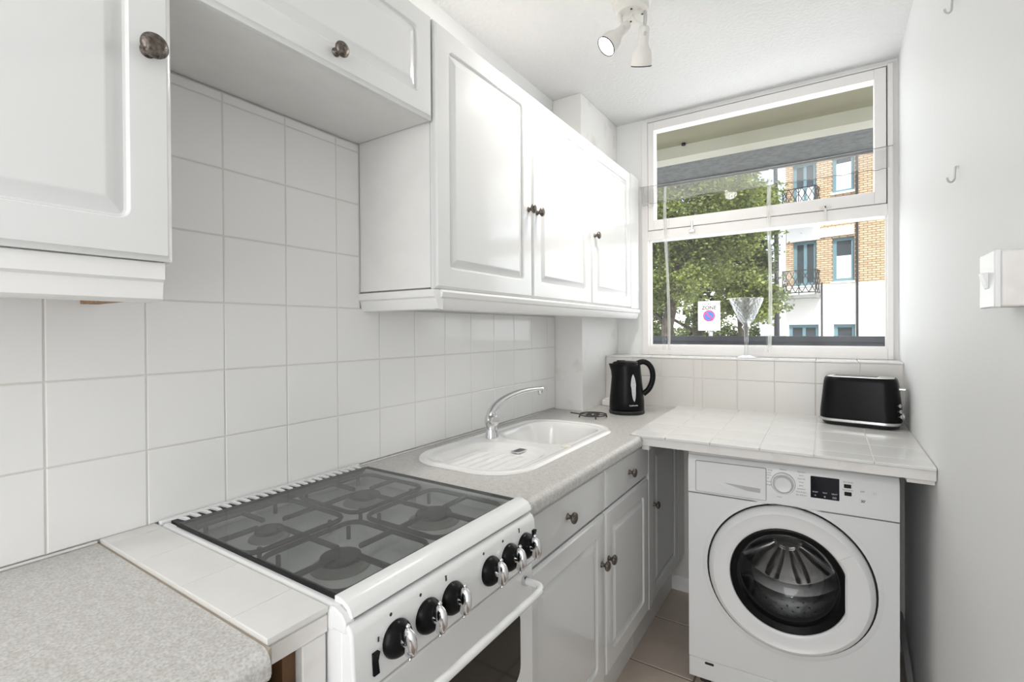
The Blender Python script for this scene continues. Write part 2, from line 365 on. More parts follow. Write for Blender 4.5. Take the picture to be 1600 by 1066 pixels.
build('pane', box((0.333, YW+0.030, 1.206), (1.374, YW+0.034, 1.780)), PANE, win)
build('glazing_bead', MB().box((0.334, YW+0.012, 1.207), (0.341, YW+0.03, 1.778)).box((1.366, YW+0.012, 1.207), (1.3725, YW+0.03, 1.778)).box((0.341, YW+0.012, 1.207), (1.366, YW+0.03, 1.213)), WINW, win)
hn = MB(); hn.box((0.56, YW-0.020, 1.800), (0.572, YW-0.012, 1.856)); hn.box((0.552, YW-0.026, 1.795), (0.580, YW-0.018, 1.812))
build('casement_fastener', hn, SCHROME, win, bevel=0.002)
hn2 = MB(); hn2.box((1.143, YW-0.022, 1.785), (1.153, YW-0.012, 1.855)); hn2.box((1.125, YW-0.022, 1.838), (1.171, YW-0.016, 1.850))
build('casement_stay', hn2, LAMPW, win, bevel=0.002)
struct('baseboard_far', box((0.50, YW-0.13-0.055, 0.0), (W-0.002, 2.467, 0.07)), W_WALL2)

# ------------------------------------------------------------------ doors and knobs
def door_front(o, w, h, parent, name='door', panel=True, t=0.018, groove=0.056, material=DOORM, curve=None):
    """o = lower-left corner of the FRONT plane seen from the front; faces +x, width runs along -y..+y."""
    # local: X -> +y, Y -> +z, Z -> +x
    m = frame(o, (0, 1, 0), (0, 0, 1), (1, 0, 0)); rs = []
    spec = [(0, -t, .001), (0, -0.0075, .001), (0.0035, -0.0060, .001), (0.0075, -0.0020, .002), (0.0085, -0.0002, .002), (0.011, 0, .002)]
    if panel: spec += [(groove, 0, .016), (groove+0.0015, -0.0012, .015), (groove+0.003, -0.0058, .013), (groove+0.0065, -0.0068, .009), (groove+0.010, -0.0060, .004), (groove+0.026, -0.0014, .001), (groove+0.0275, -0.0004, .001), (groove+0.031, -0.0002, .001)]
    for ins, z, r in spec:
        rs.append([(x, y, z) for x, y in rrect(w-2*ins, h-2*ins, r, 5, ins, ins)])
    mb = MB().rings(rs, m)
    return build(name, mb, material, parent, smooth=28)
def knob(p, parent, s=1.0):
    prof = [(0.0001, 0), (0.0095, 0), (0.0095, 0.002), (0.0065, 0.004), (0.0058, 0.010), (0.0070, 0.014), (0.0125, 0.016), (0.0160, 0.0195), (0.0165, 0.0225), (0.0145, 0.0265), (0.0095, 0.0290), (0.0045, 0.0300), (0.0001, 0.0302)]
    return build('knob', MB().lathe([(r*s, h*s) for r, h in prof], axis(p, (1, 0, 0)), 24), PEWTER, parent, smooth=60)
G1 = 'white raised-panel wall cabinets on the left wall'
XF = 0.302
# near wall cabinet
c = thing('wall_cabinet', 'white raised-panel wall cabinet nearest the camera, at the top left', 'cabinet', (0, 0.05, 1.40), group=None)
build('body', box((0.003, -0.45, 1.402), (0.282, 0.352, 2.11)), CARC, c)
d = door_front((XF, -0.146, 1.403), 0.497, 0.70, c); knob((XF, 0.318, 1.716), d, 1.12)
d = door_front((XF, -0.445, 1.403), 0.296, 0.70, c)
pl = build('pelmet', MB().prism([(0.225, 1.342), (0.272, 1.342), (0.278, 1.346), (0.281, 1.372), (0.287, 1.376), (0.287, 1.4015), (0.225, 1.4015)], -0.45, 0.344), PELM, c)
build('underside_batten', box((0.003, 0.318, 1.347), (0.20, 0.343, 1.4015)), CHIP, c, label='bare brown chipboard strip under the cabinet')
# bridging cabinet above the cooker
c = thing('bridging_cabinet', 'short white wall cabinet bridging the gap above the cooker', 'cabinet', (0, 0.65, 1.84))
build('body', box((0.003, 0.354, 1.842), (0.282, 0.954, 2.11)), CARC, c)
d = door_front((XF, 0.357, 1.838), 0.592, 0.268, c, groove=0.050); knob((XF, 0.652, 1.872), d, 0.98)
# double wall cabinet
c = thing('wall_cabinet', 'white double-door wall cabinet with two knobs side by side, above the sink', 'cabinet', (0, 1.45, 1.40))
build('body', box((0.003, 0.958, 1.408), (0.281, 1.953, 2.105)), CARC, c, bevel=0.001)
build('seam', box((0.2812, 0.9585, 1.408), (0.2838, 1.95, 2.10)), DARKG, c)
d = door_front((XF, 0.956, 1.404), 0.494, 0.702, c); knob((XF, 1.425, 1.705), d, 0.95)
d = door_front((XF, 1.453, 1.404), 0.498, 0.702, c); knob((XF, 1.482, 1.705), d, 0.95)
# single wall cabinet, notched round the pillar
c = thing('wall_cabinet', 'white single-door wall cabinet beside the window', 'cabinet', (0, 2.2, 1.40))
build('body', MB().box((0.003, 1.957, 1.408), (0.281, 2.168, 2.105)).box((0.158, 2.168, 1.408), (0.281, 2.575, 2.105)), CARC, c)
d = door_front((XF, 1.955, 1.404), 0.498, 0.702, c); knob((XF, 1.985, 1.705), d, 0.95)
build('end_panel', box((0.281, 2.456, 1.404), (0.302, 2.576, 2.106)), DOORM, c, bevel=0.002)
# light pelmet along the long run
prof = [(0.245, 1.352), (0.276, 1.349), (0.288, 1.352), (0.296, 1.362), (0.299, 1.380), (0.305, 1.384), (0.308, 1.396), (0.304, 1.4025), (0.245, 1.4025)]
pm = build('cabinet_pelmet', MB().prism(prof, 0.975, 2.578), PELM); tag(pm, 'white moulded light pelmet below the long run of wall cabinets', 'pelmet')
build('return_end', MB().prism([(0.957, 1.380), (0.961, 1.362), (0.966, 1.352), (0.985, 1.350), (0.985, 1.4025), (0.950, 1.4025), (0.948, 1.396), (0.951, 1.384)], 0.004, 0.300, 'x'), PELM, pm)

# ------------------------------------------------------------------ base cabinets
XB = 0.566
c = thing('base_cabinet', 'white double base cabinet with two drawers over two doors, under the sink', 'cabinet', (0.3, 1.4, 0))
bd = MB(); bd.box((0.02, 0.955, 0.17), (0.545, 0.972, 0.862)); bd.box((0.02, 1.868, 0.17), (0.545, 1.886, 0.862)); bd.box((0.02, 0.972, 0.17), (0.545, 1.868, 0.188)); bd.box((0.02, 0.972, 0.188), (0.03, 1.868, 0.862)); bd.box((0.50, 0.972, 0.845), (0.545, 1.868, 0.862))
build('body', bd, CARC, c)
build('plinth', box((0.485, 0.955, 0.0), (0.500, 1.886, 0.168)), CARC, c)
for i, (y0, wd) in enumerate(((0.958, 0.482), (1.443, 0.443))):
    dd = door_front((XB, y0, 0.722), wd, 0.134, c, 'drawer_front', panel=False)
    knob((XB, y0+wd/2 - (0.02 if i == 0 else 0), 0.790), dd, 0.95)
    d = door_front((XB, y0, 0.190), wd, 0.526, c, groove=0.058)
    knob((XB, 1.412 if i == 0 else 1.468, 0.565 if i == 0 else 0.562), d, 0.95)
c = thing('base_cabinet', 'white corner base cabinet in shadow behind the washing machine', 'cabinet', (0.3, 2.1, 0))
build('body', box((0.158, 1.889, 0.17), (0.545, 2.464, 0.861)), CARC, c)
build('corner_post', box((0.545, 1.889, 0.19), (0.566, 1.925, 0.862)), DOORM, c, bevel=0.002)
d = door_front((XB-0.004, 1.928, 0.19), 0.42, 0.662, c); knob((XB-0.004, 1.962, 0.585), d, 0.9)
build('filler_panel', box((0.545, 2.350, 0.19), (0.562, 2.464, 0.862)), DOORM, c, bevel=0.001)
build('plinth', box((0.485, 1.889, 0.0), (0.500, 2.464, 0.168)), CARC, c)

# ------------------------------------------------------------------ worktops
def nose(x, xa, zt=0.9, zb=0.862, r=0.018):
    pts = [(xa, zb), (x-0.004, zb)]
    pts += [(x, zb+0.006)]
    for i in range(7):
        a = math.radians(0+90*i/6); pts.append((x-r+r*math.cos(a), zt-r+r*math.sin(a)))
    pts.append((xa, zt)); return pts
def holed(m, x0, x1, y0, y1, inner, z0, z1):
    cx = sum(p[0] for p in inner)/len(inner); cy = sum(p[1] for p in inner)/len(inner); n = len(inner); out = []
    for x, y in inner:
        dx, dy = x-cx, y-cy
        k = min(((x1 if dx > 0 else x0)-cx)/dx if abs(dx) > 1e-9 else 1e9, ((y1 if dy > 0 else y0)-cy)/dy if abs(dy) > 1e-9 else 1e9)
        out.append([cx+k*dx, cy+k*dy])
    for c_ in ((x1, y1), (x0, y1), (x0, y0), (x1, y0)):
        j = min(range(n), key=lambda q: (out[q][0]-c_[0])**2+(out[q][1]-c_[1])**2); out[j] = list(c_)
    vs = [(x, y, z) for z in (z1, z0) for lst in (inner, out) for x, y in lst]; fs = []
    for i in range(n):
        j = (i+1) % n; fs += [(i, j, n+j, n+i), (2*n+i, 3*n+i, 3*n+j, 2*n+j), (i, 2*n+i, 2*n+j, j), (n+i, n+j, 3*n+j, 3*n+i)]
    return m.add(vs, fs)
lw = MB(); lw.prism(nose(0.580, 0.003), YN+0.3, 0.338)
tag(build('worktop', lw, LAM, smooth=30), 'speckled grey laminate worktop with rounded edge, nearest the camera at lower left', 'worktop')
rw = MB(); Zb, Zt = 0.862, 0.9
rw.prism(nose(0.584, 0.470), 0.940, 1.755); holed(rw, 0.003, 0.470, 0.940, 2.168, rrect(0.384, 0.79, 0.125, 10, 0.0705, 1.0675), Zb, Zt)
rw.box((0.470, 1.755, Zb), (0.534, 2.168, Zt)); rw.box((0.156, 2.168, Zb), (0.534, 2.466, Zt))
# bottom-left piece between tap side and sink cut-out is the strip at x < 0.07
tag(build('worktop', rw, LAM, smooth=30), 'speckled grey laminate worktop holding the sink and running to the pillar', 'worktop')
sb_ = build('sealant_bead', MB().box((0.0075, YN+0.3, 0.9), (0.013, 0.338, 0.905)).box((0.0075, 0.942, 0.9), (0.012, 2.168, 0.904)), WOODW, bevel=0.002); tag(sb_, 'white sealant bead along the back of the laminate worktops', 'sealant')

# tiled strip left of the cooker
ts = thing('tiled_strip', 'narrow strip of white tiled worktop between laminate and cooker', 'worktop', (0.3, 0.39, 0.86))
build('substrate', box((0.003, 0.343, 0.884), (0.560, 0.432, 0.9048)), GROUT, ts)
for a, b in ((0.010, 0.046), (0.048, 0.176), (0.176, 0.328), (0.328, 0.478), (0.478, 0.565)):
    tile(ts, ((a+b)/2, 0.3875, 0.8975), b-a, 0.091, '+z', TILE_TOP, t=0.0085, tilt=0.002, bev=0.0012)
build('front_rail', box((0.545, 0.341, 0.868), (0.5615, 0.433, 0.893)), WOODW, ts, bevel=0.0015)
build('laminate_end_trim', box((0.003, 0.3385, 0.866), (0.574, 0.3425, 0.8985)), mat('brown_edge_filler', (0.42, 0.36, 0.29), 0.8), ts)
tag(build('end_panel', box((0.02, 0.394, 0.0), (0.560, 0.431, 0.8675)), WOODW, bevel=0.002), 'white painted end panel beside the cooker', 'panel')
tag(build('support_batten', box((0.02, 0.374, 0.0), (0.545, 0.3925, 0.8675)), BROWN), 'brown wooden batten under the tiled strip', 'batten')
fr = thing('under_counter_appliance', 'white appliance with rounded top tucked under the near worktop', 'appliance', (0.28, 0.05, 0))
build('body', box((0.02, -0.30, 0.02), (0.555, 0.345, 0.848)), ENAM2, fr, bevel=0.022, seg=5)
build('front_door', box((0.556, -0.30, 0.03), (0.575, 0.345, 0.845)), ENAM2, fr, bevel=0.008, seg=3)

# tiled worktop over the washing machine (rises slightly to the back)
def ztop(y): return 0.900+0.013*(y-1.757)/0.71
tw = thing('tiled_worktop', 'white tiled worktop over the washing machine, below the window', 'worktop', (0.98, 2.1, 0.88))
sub = MB(); a0 = ztop(1.768)+0.0038; a1 = ztop(2.466)+0.0038
sub.prism([(1.768, 0.875), (2.466, 0.885), (2.466, a1), (1.768, a0)], 0.5365, 1.4085, 'x')
build('substrate', sub, GROUT, tw)
xs = [0.537, 0.666, 0.817, 0.969, 1.120, 1.269, 1.4085]; ys = [1.757, 1.832, 1.984, 2.135, 2.287, 2.466]
sl = math.atan(0.013/0.71)
for a, b in zip(xs, xs[1:]):
    for c0, c1 in zip(ys, ys[1:]):
        o = tile(tw, ((a+b)/2, (c0+c1)/2, ztop((c0+c1)/2)-0.003), b-a, c1-c0, '+z', TILE_TOP, t=0.008, tilt=0.0012, bev=0.0015)
        o.rotation_euler.x += sl
build('edge_board', box((0.545, 1.766, 0.866), (1.4085, 1.784, 0.8955)), WOODW, tw, bevel=0.0015)
build('cleat', box((1.345, 1.786, 0.850), (1.4085, 1.82, 0.872)), WOODW, tw, bevel=0.002)
build('cleat', box((0.572, 1.786, 0.846), (0.600, 1.81, 0.864)), WOODW, tw, bevel=0.001)

# ------------------------------------------------------------------ sink
def sdf_rr(x, y, cx, cy, hx, hy, r):
    qx = abs(x-cx)-hx+r; qy = abs(y-cy)-hy+r
    return math.hypot(max(qx, 0), max(qy, 0))+min(max(qx, qy), 0)-r
def sst(a, b, x):
    t = min(1, max(0, (x-a)/(b-a))); return t*t*(3-2*t)
def sink_h(x, y):
    d = sdf_rr(x, y, SCX, SCY, SHX, SHY, 0.135)
    z = 0.9085
    if d > -0.008: z = 0.9005+0.008*math.sqrt(max(0, 1-((d+0.008)/0.008)**2))
    # tray lip inside the rim
    z -= 0.003*sst(-0.020, -0.030, d)
    # main bowl at the far end
    db = sdf_rr(x, y, 0.262, 1.640, 0.150, 0.185, 0.095)
    bowl = 0.150*sst(0.002, -0.050, db)
    # shallow half bowl / drainer
    dd = sdf_rr(x, y, 0.275, 1.235, 0.145, 0.155, 0.10)
    dr_ = 0.013*sst(0.004, -0.026, dd)
    if dd < -0.035 and 1.11 < y < 1.31:
        e = sst(-0.035, -0.055, dd)*sst(1.31, 1.29, y)
        dr_ -= 0.0022*e*(0.5+0.5*math.cos(2*PI*(x-0.14)/0.034))
    z -= max(bowl, dr_)
    return z
SCX, SCY, SHX, SHY = 0.2625, 1.4625, 0.200, 0.4075
mb = MB(); NX, NY = 92, 176; idx = {}
for i in range(NX+1):
    for j in range(NY+1):
        x = SCX-SHX-0.004+(2*SHX+0.008)*i/NX; y = SCY-SHY-0.004+(2*SHY+0.008)*j/NY
        d = sdf_rr(x, y, SCX, SCY, SHX, SHY, 0.135)
        if d > 0.008: continue
        if d > -0.001:
            e = 1e-4
            gx = (sdf_rr(x+e, y, SCX, SCY, SHX, SHY, 0.135)-sdf_rr(x-e, y, SCX, SCY, SHX, SHY, 0.135))/(2*e)
            gy = (sdf_rr(x, y+e, SCX, SCY, SHX, SHY, 0.135)-sdf_rr(x, y-e, SCX, SCY, SHX, SHY, 0.135))/(2*e)
            x -= gx*d; y -= gy*d
        idx[(i, j)] = len(mb.v); mb.v.append((x, y, sink_h(x, y)))
for i in range(NX):
    for j in range(NY):
        q = [(i, j), (i+1, j), (i+1, j+1), (i, j+1)]
        if all(k in idx for k in q):
            P = [mb.v[idx[k]] for k in q]
            ar = abs((P[2][0]-P[0][0])*(P[3][1]-P[1][1])-(P[2][1]-P[0][1])*(P[3][0]-P[1][0]))
            if ar > 1e-7: mb.f.append(tuple(idx[k] for k in q))
sk = thing('sink', 'white inset sink with one bowl and ridged drainer', 'sink', (SCX, SCY, 0.9))
build('basin', mb, SINK, sk, smooth=60)
g = MB()
build('overflow_grate', MB().prism(rrect(0.034, 0.062, 0.008, 3, 0.303-0.017, 1.358-0.031), 0.8945, 0.8985, 'z'), SCHROME, sk, label='chrome slotted grate in the drainer')
for k in range(6):
    g.box((0.291, 1.335+0.0095*k-0.0025, 0.8984), (0.315, 1.335+0.0095*k+0.0025, 0.8988))
build('grate_slots', g, BLACKM, sk)
build('tap_hole_cover', MB().lathe([(0.017, 0), (0.017, 0.002), (0.014, 0.0035), (0.0001, 0.004)], Matrix.Translation((0.424, 1.452, 0.906)), 24), mat('cream_plastic', (0.80, 0.77, 0.68), 0.35), sk, label='cream round cover over a spare tap hole')
build('bowl_waste', MB().lathe([(0.04, 0), (0.04, 0.003), (0.03, 0.003), (0.028, 0.001), (0.0001, 0.001)], Matrix.Translation((0.27, 1.64, 0.757)), 24), CHROME, sk)
# tap
tp = thing('mixer_tap', 'chrome single-lever mixer tap arching over the sink', 'tap', (0.130, 1.440, 0.9058))
build('tap_body', MB().lathe([(0.0235, 0), (0.0235, 0.003), (0.0215, 0.006), (0.0215, 0.022), (0.0205, 0.024), (0.0205, 0.045), (0.0235, 0.050), (0.0245, 0.060), (0.024, 0.070), (0.0205, 0.080), (0.012, 0.084), (0.0001, 0.085)], Matrix.Translation((0.130, 1.440, 0.9058)), 28), CHROME, tp, smooth=50)
spt = [(0.130, 1.440, 0.965), (0.129, 1.441, 0.990), (0.132, 1.458, 1.012), (0.139, 1.487, 1.030), (0.149, 1.537, 1.046), (0.161, 1.599, 1.056), (0.174, 1.655, 1.0590), (0.183, 1.700, 1.0585), (0.186, 1.716, 1.057)]
def smoothpts(p, n=4):
    p = [Vector(q) for q in p]; out = []
    for i in range(len(p)-1):
        a = p[max(i-1, 0)]; b = p[i]; c = p[i+1]; d = p[min(i+2, len(p)-1)]
        for k in range(n):
            t = k/n; out.append(0.5*((2*b)+(-a+c)*t+(2*a-5*b+4*c-d)*t*t+(-a+3*b-3*c+d)*t**3))
    out.append(p[-1]); return out
sp = smoothpts(spt); rr = [0.0185-0.0095*min(1, i/(len(sp)*0.75)) for i in range(len(sp))]
build('spout', MB().tube(sp, rr, 14), CHROME, tp, smooth=60)
build('nozzle', MB().lathe([(0.010, 0), (0.0105, -0.010), (0.0095, -0.020), (0.007, -0.024), (0.0001, -0.024)], Matrix.Translation((0.1835, 1.706, 1.056)), 16), CHROME, tp, smooth=50)
dv = Vector((0.86, -0.50, 0.05)).normalized()
build('lever_hub', MB().lathe([(0.0175, 0), (0.0180, 0.012), (0.0165, 0.020), (0.014, 0.021), (0.0001, 0.0215)], axis(Vector((0.130, 1.440, 0.967))+dv*0.014, dv), 24), CHROME, tp, smooth=40)
build('lever', MB().tube([Vector((0.130, 1.440, 0.985))+dv*0.030, Vector((0.130, 1.440, 1.004))+dv*0.031], [0.0035, 0.003], 8), CHROME, tp)

# ------------------------------------------------------------------ cooker
ck = thing('cooker', 'white freestanding gas cooker with smoked glass lid and black control knobs', 'cooker', (0.32, 0.685, 0))
Y0, Y1 = 0.4345, 0.9345
b = MB(); b.box((0.025, Y0, 0.0), (0.590, Y0+0.012, 0.880)); b.box((0.025, Y1-0.012, 0.0), (0.590, Y1, 0.880)); b.box((0.025, Y0+0.012, 0.02), (0.04, Y1-0.012, 0.88)); b.box((0.04, Y0+0.012, 0.02), (0.575, Y1-0.012, 0.78))
build('body', b, ENAMEL, ck, bevel=0.002)
build('hob_plate', box((0.045, Y0+0.012, 0.866), (0.575, Y1-0.012, 0.874)), HOB, ck)
# surround: side rims and back rim with rounded tops
def rim(y0, y1): return [(y0, 0.872), (y0, 0.899), (y0+0.003, 0.904), (y0+0.007, 0.906), (y1-0.004, 0.906), (y1, 0.903), (y1, 0.872)]
build('side_trim', MB().prism(rim(Y0-0.001, Y0+0.018), 0.030, 0.572, 'x'), ENAMEL, ck, bevel=0.001)
build('side_trim', MB().prism([(2*0.6845-p, z) for p, z in rim(Y0-0.001, Y0+0.018)], 0.030, 0.572, 'x'), ENAMEL, ck, bevel=0.001)
build('corner_trim', MB().prism([(0.565, 0.874), (0.565, 0.905), (0.574, 0.905), (0.590, 0.899), (0.598, 0.889), (0.598, 0.874)], Y0-0.0005, Y0+0.016), ENAMEL, ck, bevel=0.002)
bk = MB(); bk.box((0.0135, Y0, 0.874), (0.026, Y1, 0.9115)); bk.box((0.026, Y0+0.02, 0.874), (0.062, Y1-0.02, 0.886))
bt = build('back_vent', bk, ENAMEL, ck, bevel=0.003)
build('vent_recess', box((0.026, Y0+0.019, 0.886), (0.0600, Y1-0.019, 0.9075)), BLACKM, bt)
for k in range(22):
    y = Y0+0.030+k*(Y1-Y0-0.062)/21
    fn = MB().prism([(0.0255, 0.905), (0.0255, 0.9120), (0.038, 0.9135), (0.052, 0.9130), (0.0590, 0.910), (0.0590, 0.905)], y-0.0032, y+0.0032, m=frame((0, 0, 0), (1, 0.15, 0), (0, 1, 0), (0, 0, 1)))
    build('vent_fin', fn, ENAMEL, bt, bevel=0.0012)
lid = build('glass_lid', box((0.067, Y0+0.016, 0.9085), (0.566, Y1-0.010, 0.9125)), LID, ck, label='smoked glass lid lying closed over the burners')
build('lid_gasket', MB().box((0.0605, Y0+0.014, 0.9005), (0.0665, Y1-0.010, 0.9110)).box((0.0665, Y0+0.0125, 0.9055), (0.566, Y0+0.016, 0.912)).box((0.0665, Y1-0.010, 0.9055), (0.566, Y1-0.007, 0.912)), BLACK, lid)
lt = [(0.562, 0.903), (0.562, 0.914), (0.570, 0.9155), (0.580, 0.9135), (0.590, 0.909), (0.597, 0.902), (0.601, 0.893), (0.598, 0.8905), (0.594, 0.893), (0.588, 0.901), (0.578, 0.906)]
build('front_lid_trim', MB().prism(lt, Y0+0.010, Y1-0.002), ENAMEL, lid, label='rolled white metal strip along the front of the lid')
# burners and pan supports
for k, (x, y, r) in enumerate(((0.200, 0.560, 0.030), (0.425, 0.560, 0.040), (0.200, 0.805, 0.040), (0.425, 0.805, 0.044))):
    T = Matrix.Translation((x, y, 0.874))
    bn = build('burner', MB().lathe([(r*1.3, 0), (r*1.25, 0.003), (r, 0.004), (r*0.95, 0.012), (0.0001, 0.012)], T, 28), BURN, ck)
    build('burner_cap', MB().lathe([(r*0.85, 0.012), (r*0.92, 0.014), (r*0.88, 0.019), (0.0001, 0.020)], T, 28), GRATE, bn)
def grate(y0, y1):
    m = MB(); z = 0.899; h = 0.006
    xa, xb = 0.085, 0.545; yc = (y0+y1)/2; xm = 0.313
    def bar(p, q): m.tube([(p[0], p[1], z), (q[0], q[1], z)], h*0.85, 6)
    for xs0, xs1 in ((xa, xm-0.012), (xm+0.012, xb)):
        m.tube([(x, y, z) for x, y in rrect(xs1-xs0, y1-y0, 0.03, 4, xs0, y0)], h*0.8, 6, closed=True)
        cx = (xs0+xs1)/2
        bar((xs0, yc), (cx-0.028, yc)); bar((cx+0.028, yc), (xs1, yc)); bar((cx, y0), (cx, yc-0.028)); bar((cx, yc+0.028), (cx, y1))
        bar((xs0+0.012, y0+0.012), (cx-0.03, yc-0.03)) if False else None
    bar((xm-0.02, yc), (xm+0.02, yc))
    for x in (xa, xm-0.03, xm+0.03, xb):
        for y in (y0+0.03, y1-0.03): m.cyl((x, y, 0.874), (x, y, z), h*0.7, 6)
    return m
build('pan_support', grate(0.462, 0.672), GRATE, ck); build('pan_support', grate(0.692, 0.908), GRATE, ck)
# control panel
cp = MB().prism([(0.560, 0.868), (0.560, 0.886), (0.596, 0.887), (0.604, 0.882), (0.609, 0.873), (0.6135, 0.792), (0.612, 0.785), (0.604, 0.782), (0.560, 0.782)], Y0+0.001, Y1-0.001)
build('control_panel', cp, ENAMEL, ck, bevel=0.004, seg=3)
kn = Vector((1, 0, 0.055)).normalized()
for k, y in enumerate((0.515, 0.583, 0.645, 0.757, 0.823, 0.884)):
    base = Vector((0.6105, y, 0.832))
    kb = build('control_knob', MB().lathe([(0.0001, 0), (0.0265, 0), (0.0275, 0.003), (0.0262, 0.008), (0.0225, 0.0135), (0.0165, 0.0175), (0.010, 0.019), (0.0001, 0.019)], axis(base, kn), 32), BLACK, ck, smooth=60)
    # chrome winged grip
    ctr = base+kn*0.028; a = 0.12*((k*37) % 5-2)*0.3
    up = Vector((0, math.sin(a), math.cos(a))); rt = Vector((0, math.cos(a), -math.sin(a)))
    gr = MB(); rs = []
    for t in [i/12 for i in range(13)]:
        s = -1+2*t; ww = 0.0065*math.sqrt(max(0.02, 1-s*s))+0.0012; dd = 0.0155*math.sqrt(max(0.02, 1-s*s))
        rs.append([tuple(ctr+up*(s*0.0235)+rt*ww*math.cos(2*PI*j/12)+kn*dd*math.sin(2*PI*j/12)) for j in range(12)])
    gr.rings(rs)
    gr.lathe([(0.0001, -0.0035), (0.0035, -0.0018), (0.0038, 0.001), (0.0001, 0.0042)], axis(ctr+up*0.026, up), 10)
    gr.lathe([(0.0001, -0.003), (0.0028, -0.001), (0.0028, 0.001), (0.0001, 0.003)], axis(ctr-up*0.0255, up), 10)
    gr.lathe([(0.009, -0.012), (0.008, 0.0)], axis(ctr, kn), 12)
    build('chrome_grip', gr, CHROME, kb, smooth=70)
for k, y in enumerate((0.507, 0.570, 0.632, 0.740, 0.805, 0.866)):
    T = axis((0.6085, y, 0.8705), (1, 0, 0.1)); dt = MB()
    if k % 3 == 2: dt.box((-0.002, -0.0045, 0), (0.002, 0.0045, 0.0008), T)
    else: dt.lathe([(0.0028, 0), (0.0028, 0.0008)], T, 10)
    build('dial_mark', dt, PRINTB, ck)
build('dial_mark', box((0.6115, 0.4795, 0.845), (0.6125, 0.4815, 0.852)), PRINTB, ck)
for y, z in ((0.474, 0.818), (0.922, 0.838)):
    build('rocker_switch', MB().prism([(0.608, z-0.016), (0.6165, z-0.016), (0.6135, z), (0.6175, z+0.016), (0.608, z+0.016)], y-0.0055, y+0.0055), BLACK, ck, bevel=0.0008)
# doors
od = build('grill_door', box((0.580, Y0+0.002, 0.500), (0.603, Y1-0.002, 0.7745)), ENAMEL, ck, bevel=0.004, seg=3)
build('door_window', MB().prism(rrect(0.385, 0.155, 0.030, 6, 0.492, 0.548), 0.6028, 0.6042, 'x'), OVGL, od, label='dark rounded glass window in the oven door')
build('panel_gap', box((0.585, Y0+0.002, 0.7752), (0.600, Y1-0.002, 0.7815)), DARKG, ck)
hp = smoothpts([(0.603, 0.893, 0.752), (0.630, 0.893, 0.752), (0.645, 0.889, 0.752), (0.653, 0.876, 0.752), (0.655, 0.855, 0.752), (0.655, 0.685, 0.752), (0.655, 0.510, 0.752), (0.653, 0.489, 0.752), (0.645, 0.476, 0.752), (0.630, 0.472, 0.752), (0.603, 0.472, 0.752)], 5)
build('door_handle', MB().tube(hp, 0.0078, 12), ENAMEL, od, smooth=60, label='white tubular handle')
for y in (0.893, 0.472): build('handle_collar', MB().cyl((0.6025, y, 0.752), (0.612, y, 0.752), 0.0105, 16), CHROME, od)
o2 = build('oven_door', box((0.580, Y0+0.002, 0.090), (0.603, Y1-0.002, 0.495)), ENAMEL, ck, bevel=0.004, seg=3)
build('door_window', MB().prism(rrect(0.385, 0.23, 0.030, 6, 0.492, 0.15), 0.6028, 0.6042, 'x'), OVGL, o2)
build('plinth', box((0.55, Y0+0.005, 0.0), (0.560, Y1-0.005, 0.085)), ENAMEL, ck)

# ------------------------------------------------------------------ washing machine
wm = thing('washing_machine', 'white front-loading washing machine under the tiled worktop', 'washing machine', (0.7275, 1.835, 0), math.radians(3.2))
def L(name, mb, m, par=None, **k):
    return build(name, mb, m, par or wm, local=True, **k)
MW['_']=None
WW, WH, WD = 0.612, 0.857, 0.55
b = MB(); b.box((0.0, 0.012, 0.03), (0.004, WD, 0.845)); b.box((WW-0.004, 0.012, 0.03), (WW, WD, 0.845)); b.box((0.004, WD-0.004, 0.03), (WW-0.004, WD, 0.845)); b.box((0.004, 0.012, 0.03), (WW-0.004, WD-0.004, 0.04))
L('body', b, ENAM2)
L('top_panel', MB().prism([(0.018, 0.826), (0.014, 0.838), (0.018, 0.849), (0.030, 0.856), (0.050, 0.8575), (0.53, 0.8575), (0.55, 0.85), (0.55, 0.83)], 0.0005, WW-0.0005, 'x'), ENAM2, bevel=0.003)
# front plate with a round hole
CX, CZ, RO = 0.312, 0.4595, 0.2465
def front_plate(y):
    m = MB(); n = 64; ring = [(CX+RO*0.96*math.cos(2*PI*i/n+PI/4), CZ+RO*0.96*math.sin(2*PI*i/n+PI/4)) for i in range(n)]
    x0, x1, z0, z1 = 0.001, WW-0.001, 0.105, 0.7005
    def outer(i):
        a = 2*PI*i/n+PI/4; c, s = math.cos(a), math.sin(a)
        k = min((x1-CX)/c if c > 1e-6 else (x0-CX)/c if c < -1e-6 else 9, (z1-CZ)/s if s > 1e-6 else (z0-CZ)/s if s < -1e-6 else 9)
        return (CX+k*c, CZ+k*s)
    cor = [(x1, z1), (x0, z1), (x0, z0), (x1, z0)]
    vs = [(x, y, z) for x, z in ring]+[(*((outer(i)[0], y, outer(i)[1])),) for i in range(n)]
    # snap nearest outer verts to the corners
    for cx_, cz_ in cor:
        j = min(range(n, 2*n), key=lambda q: (vs[q][0]-cx_)**2+(vs[q][2]-cz_)**2); vs[j] = (cx_, y, cz_)
    back = [(x, y+0.012, z) for x, _, z in vs]
    fs = []
    for i in range(n):
        j = (i+1) % n; fs += [(i, j, n+j, n+i), (2*n+i, 3*n+i, 3*n+j, 2*n+j), (i, 2*n+i, 2*n+j, j), (n+i, n+j, 3*n+j, 3*n+i)]
    return m.add(vs+back, fs)
L('front_panel', front_plate(0.0), ENAM2, smooth=30)
fc = L('control_fascia', MB().prism([(0.0, 0.703), (-0.003, 0.706), (-0.003, 0.815), (0.001, 0.826), (0.008, 0.836), (0.016, 0.8385), (0.016, 0.703)], 0.0005, WW-0.0005, 'x'), ENAM3, bevel=0.0015)
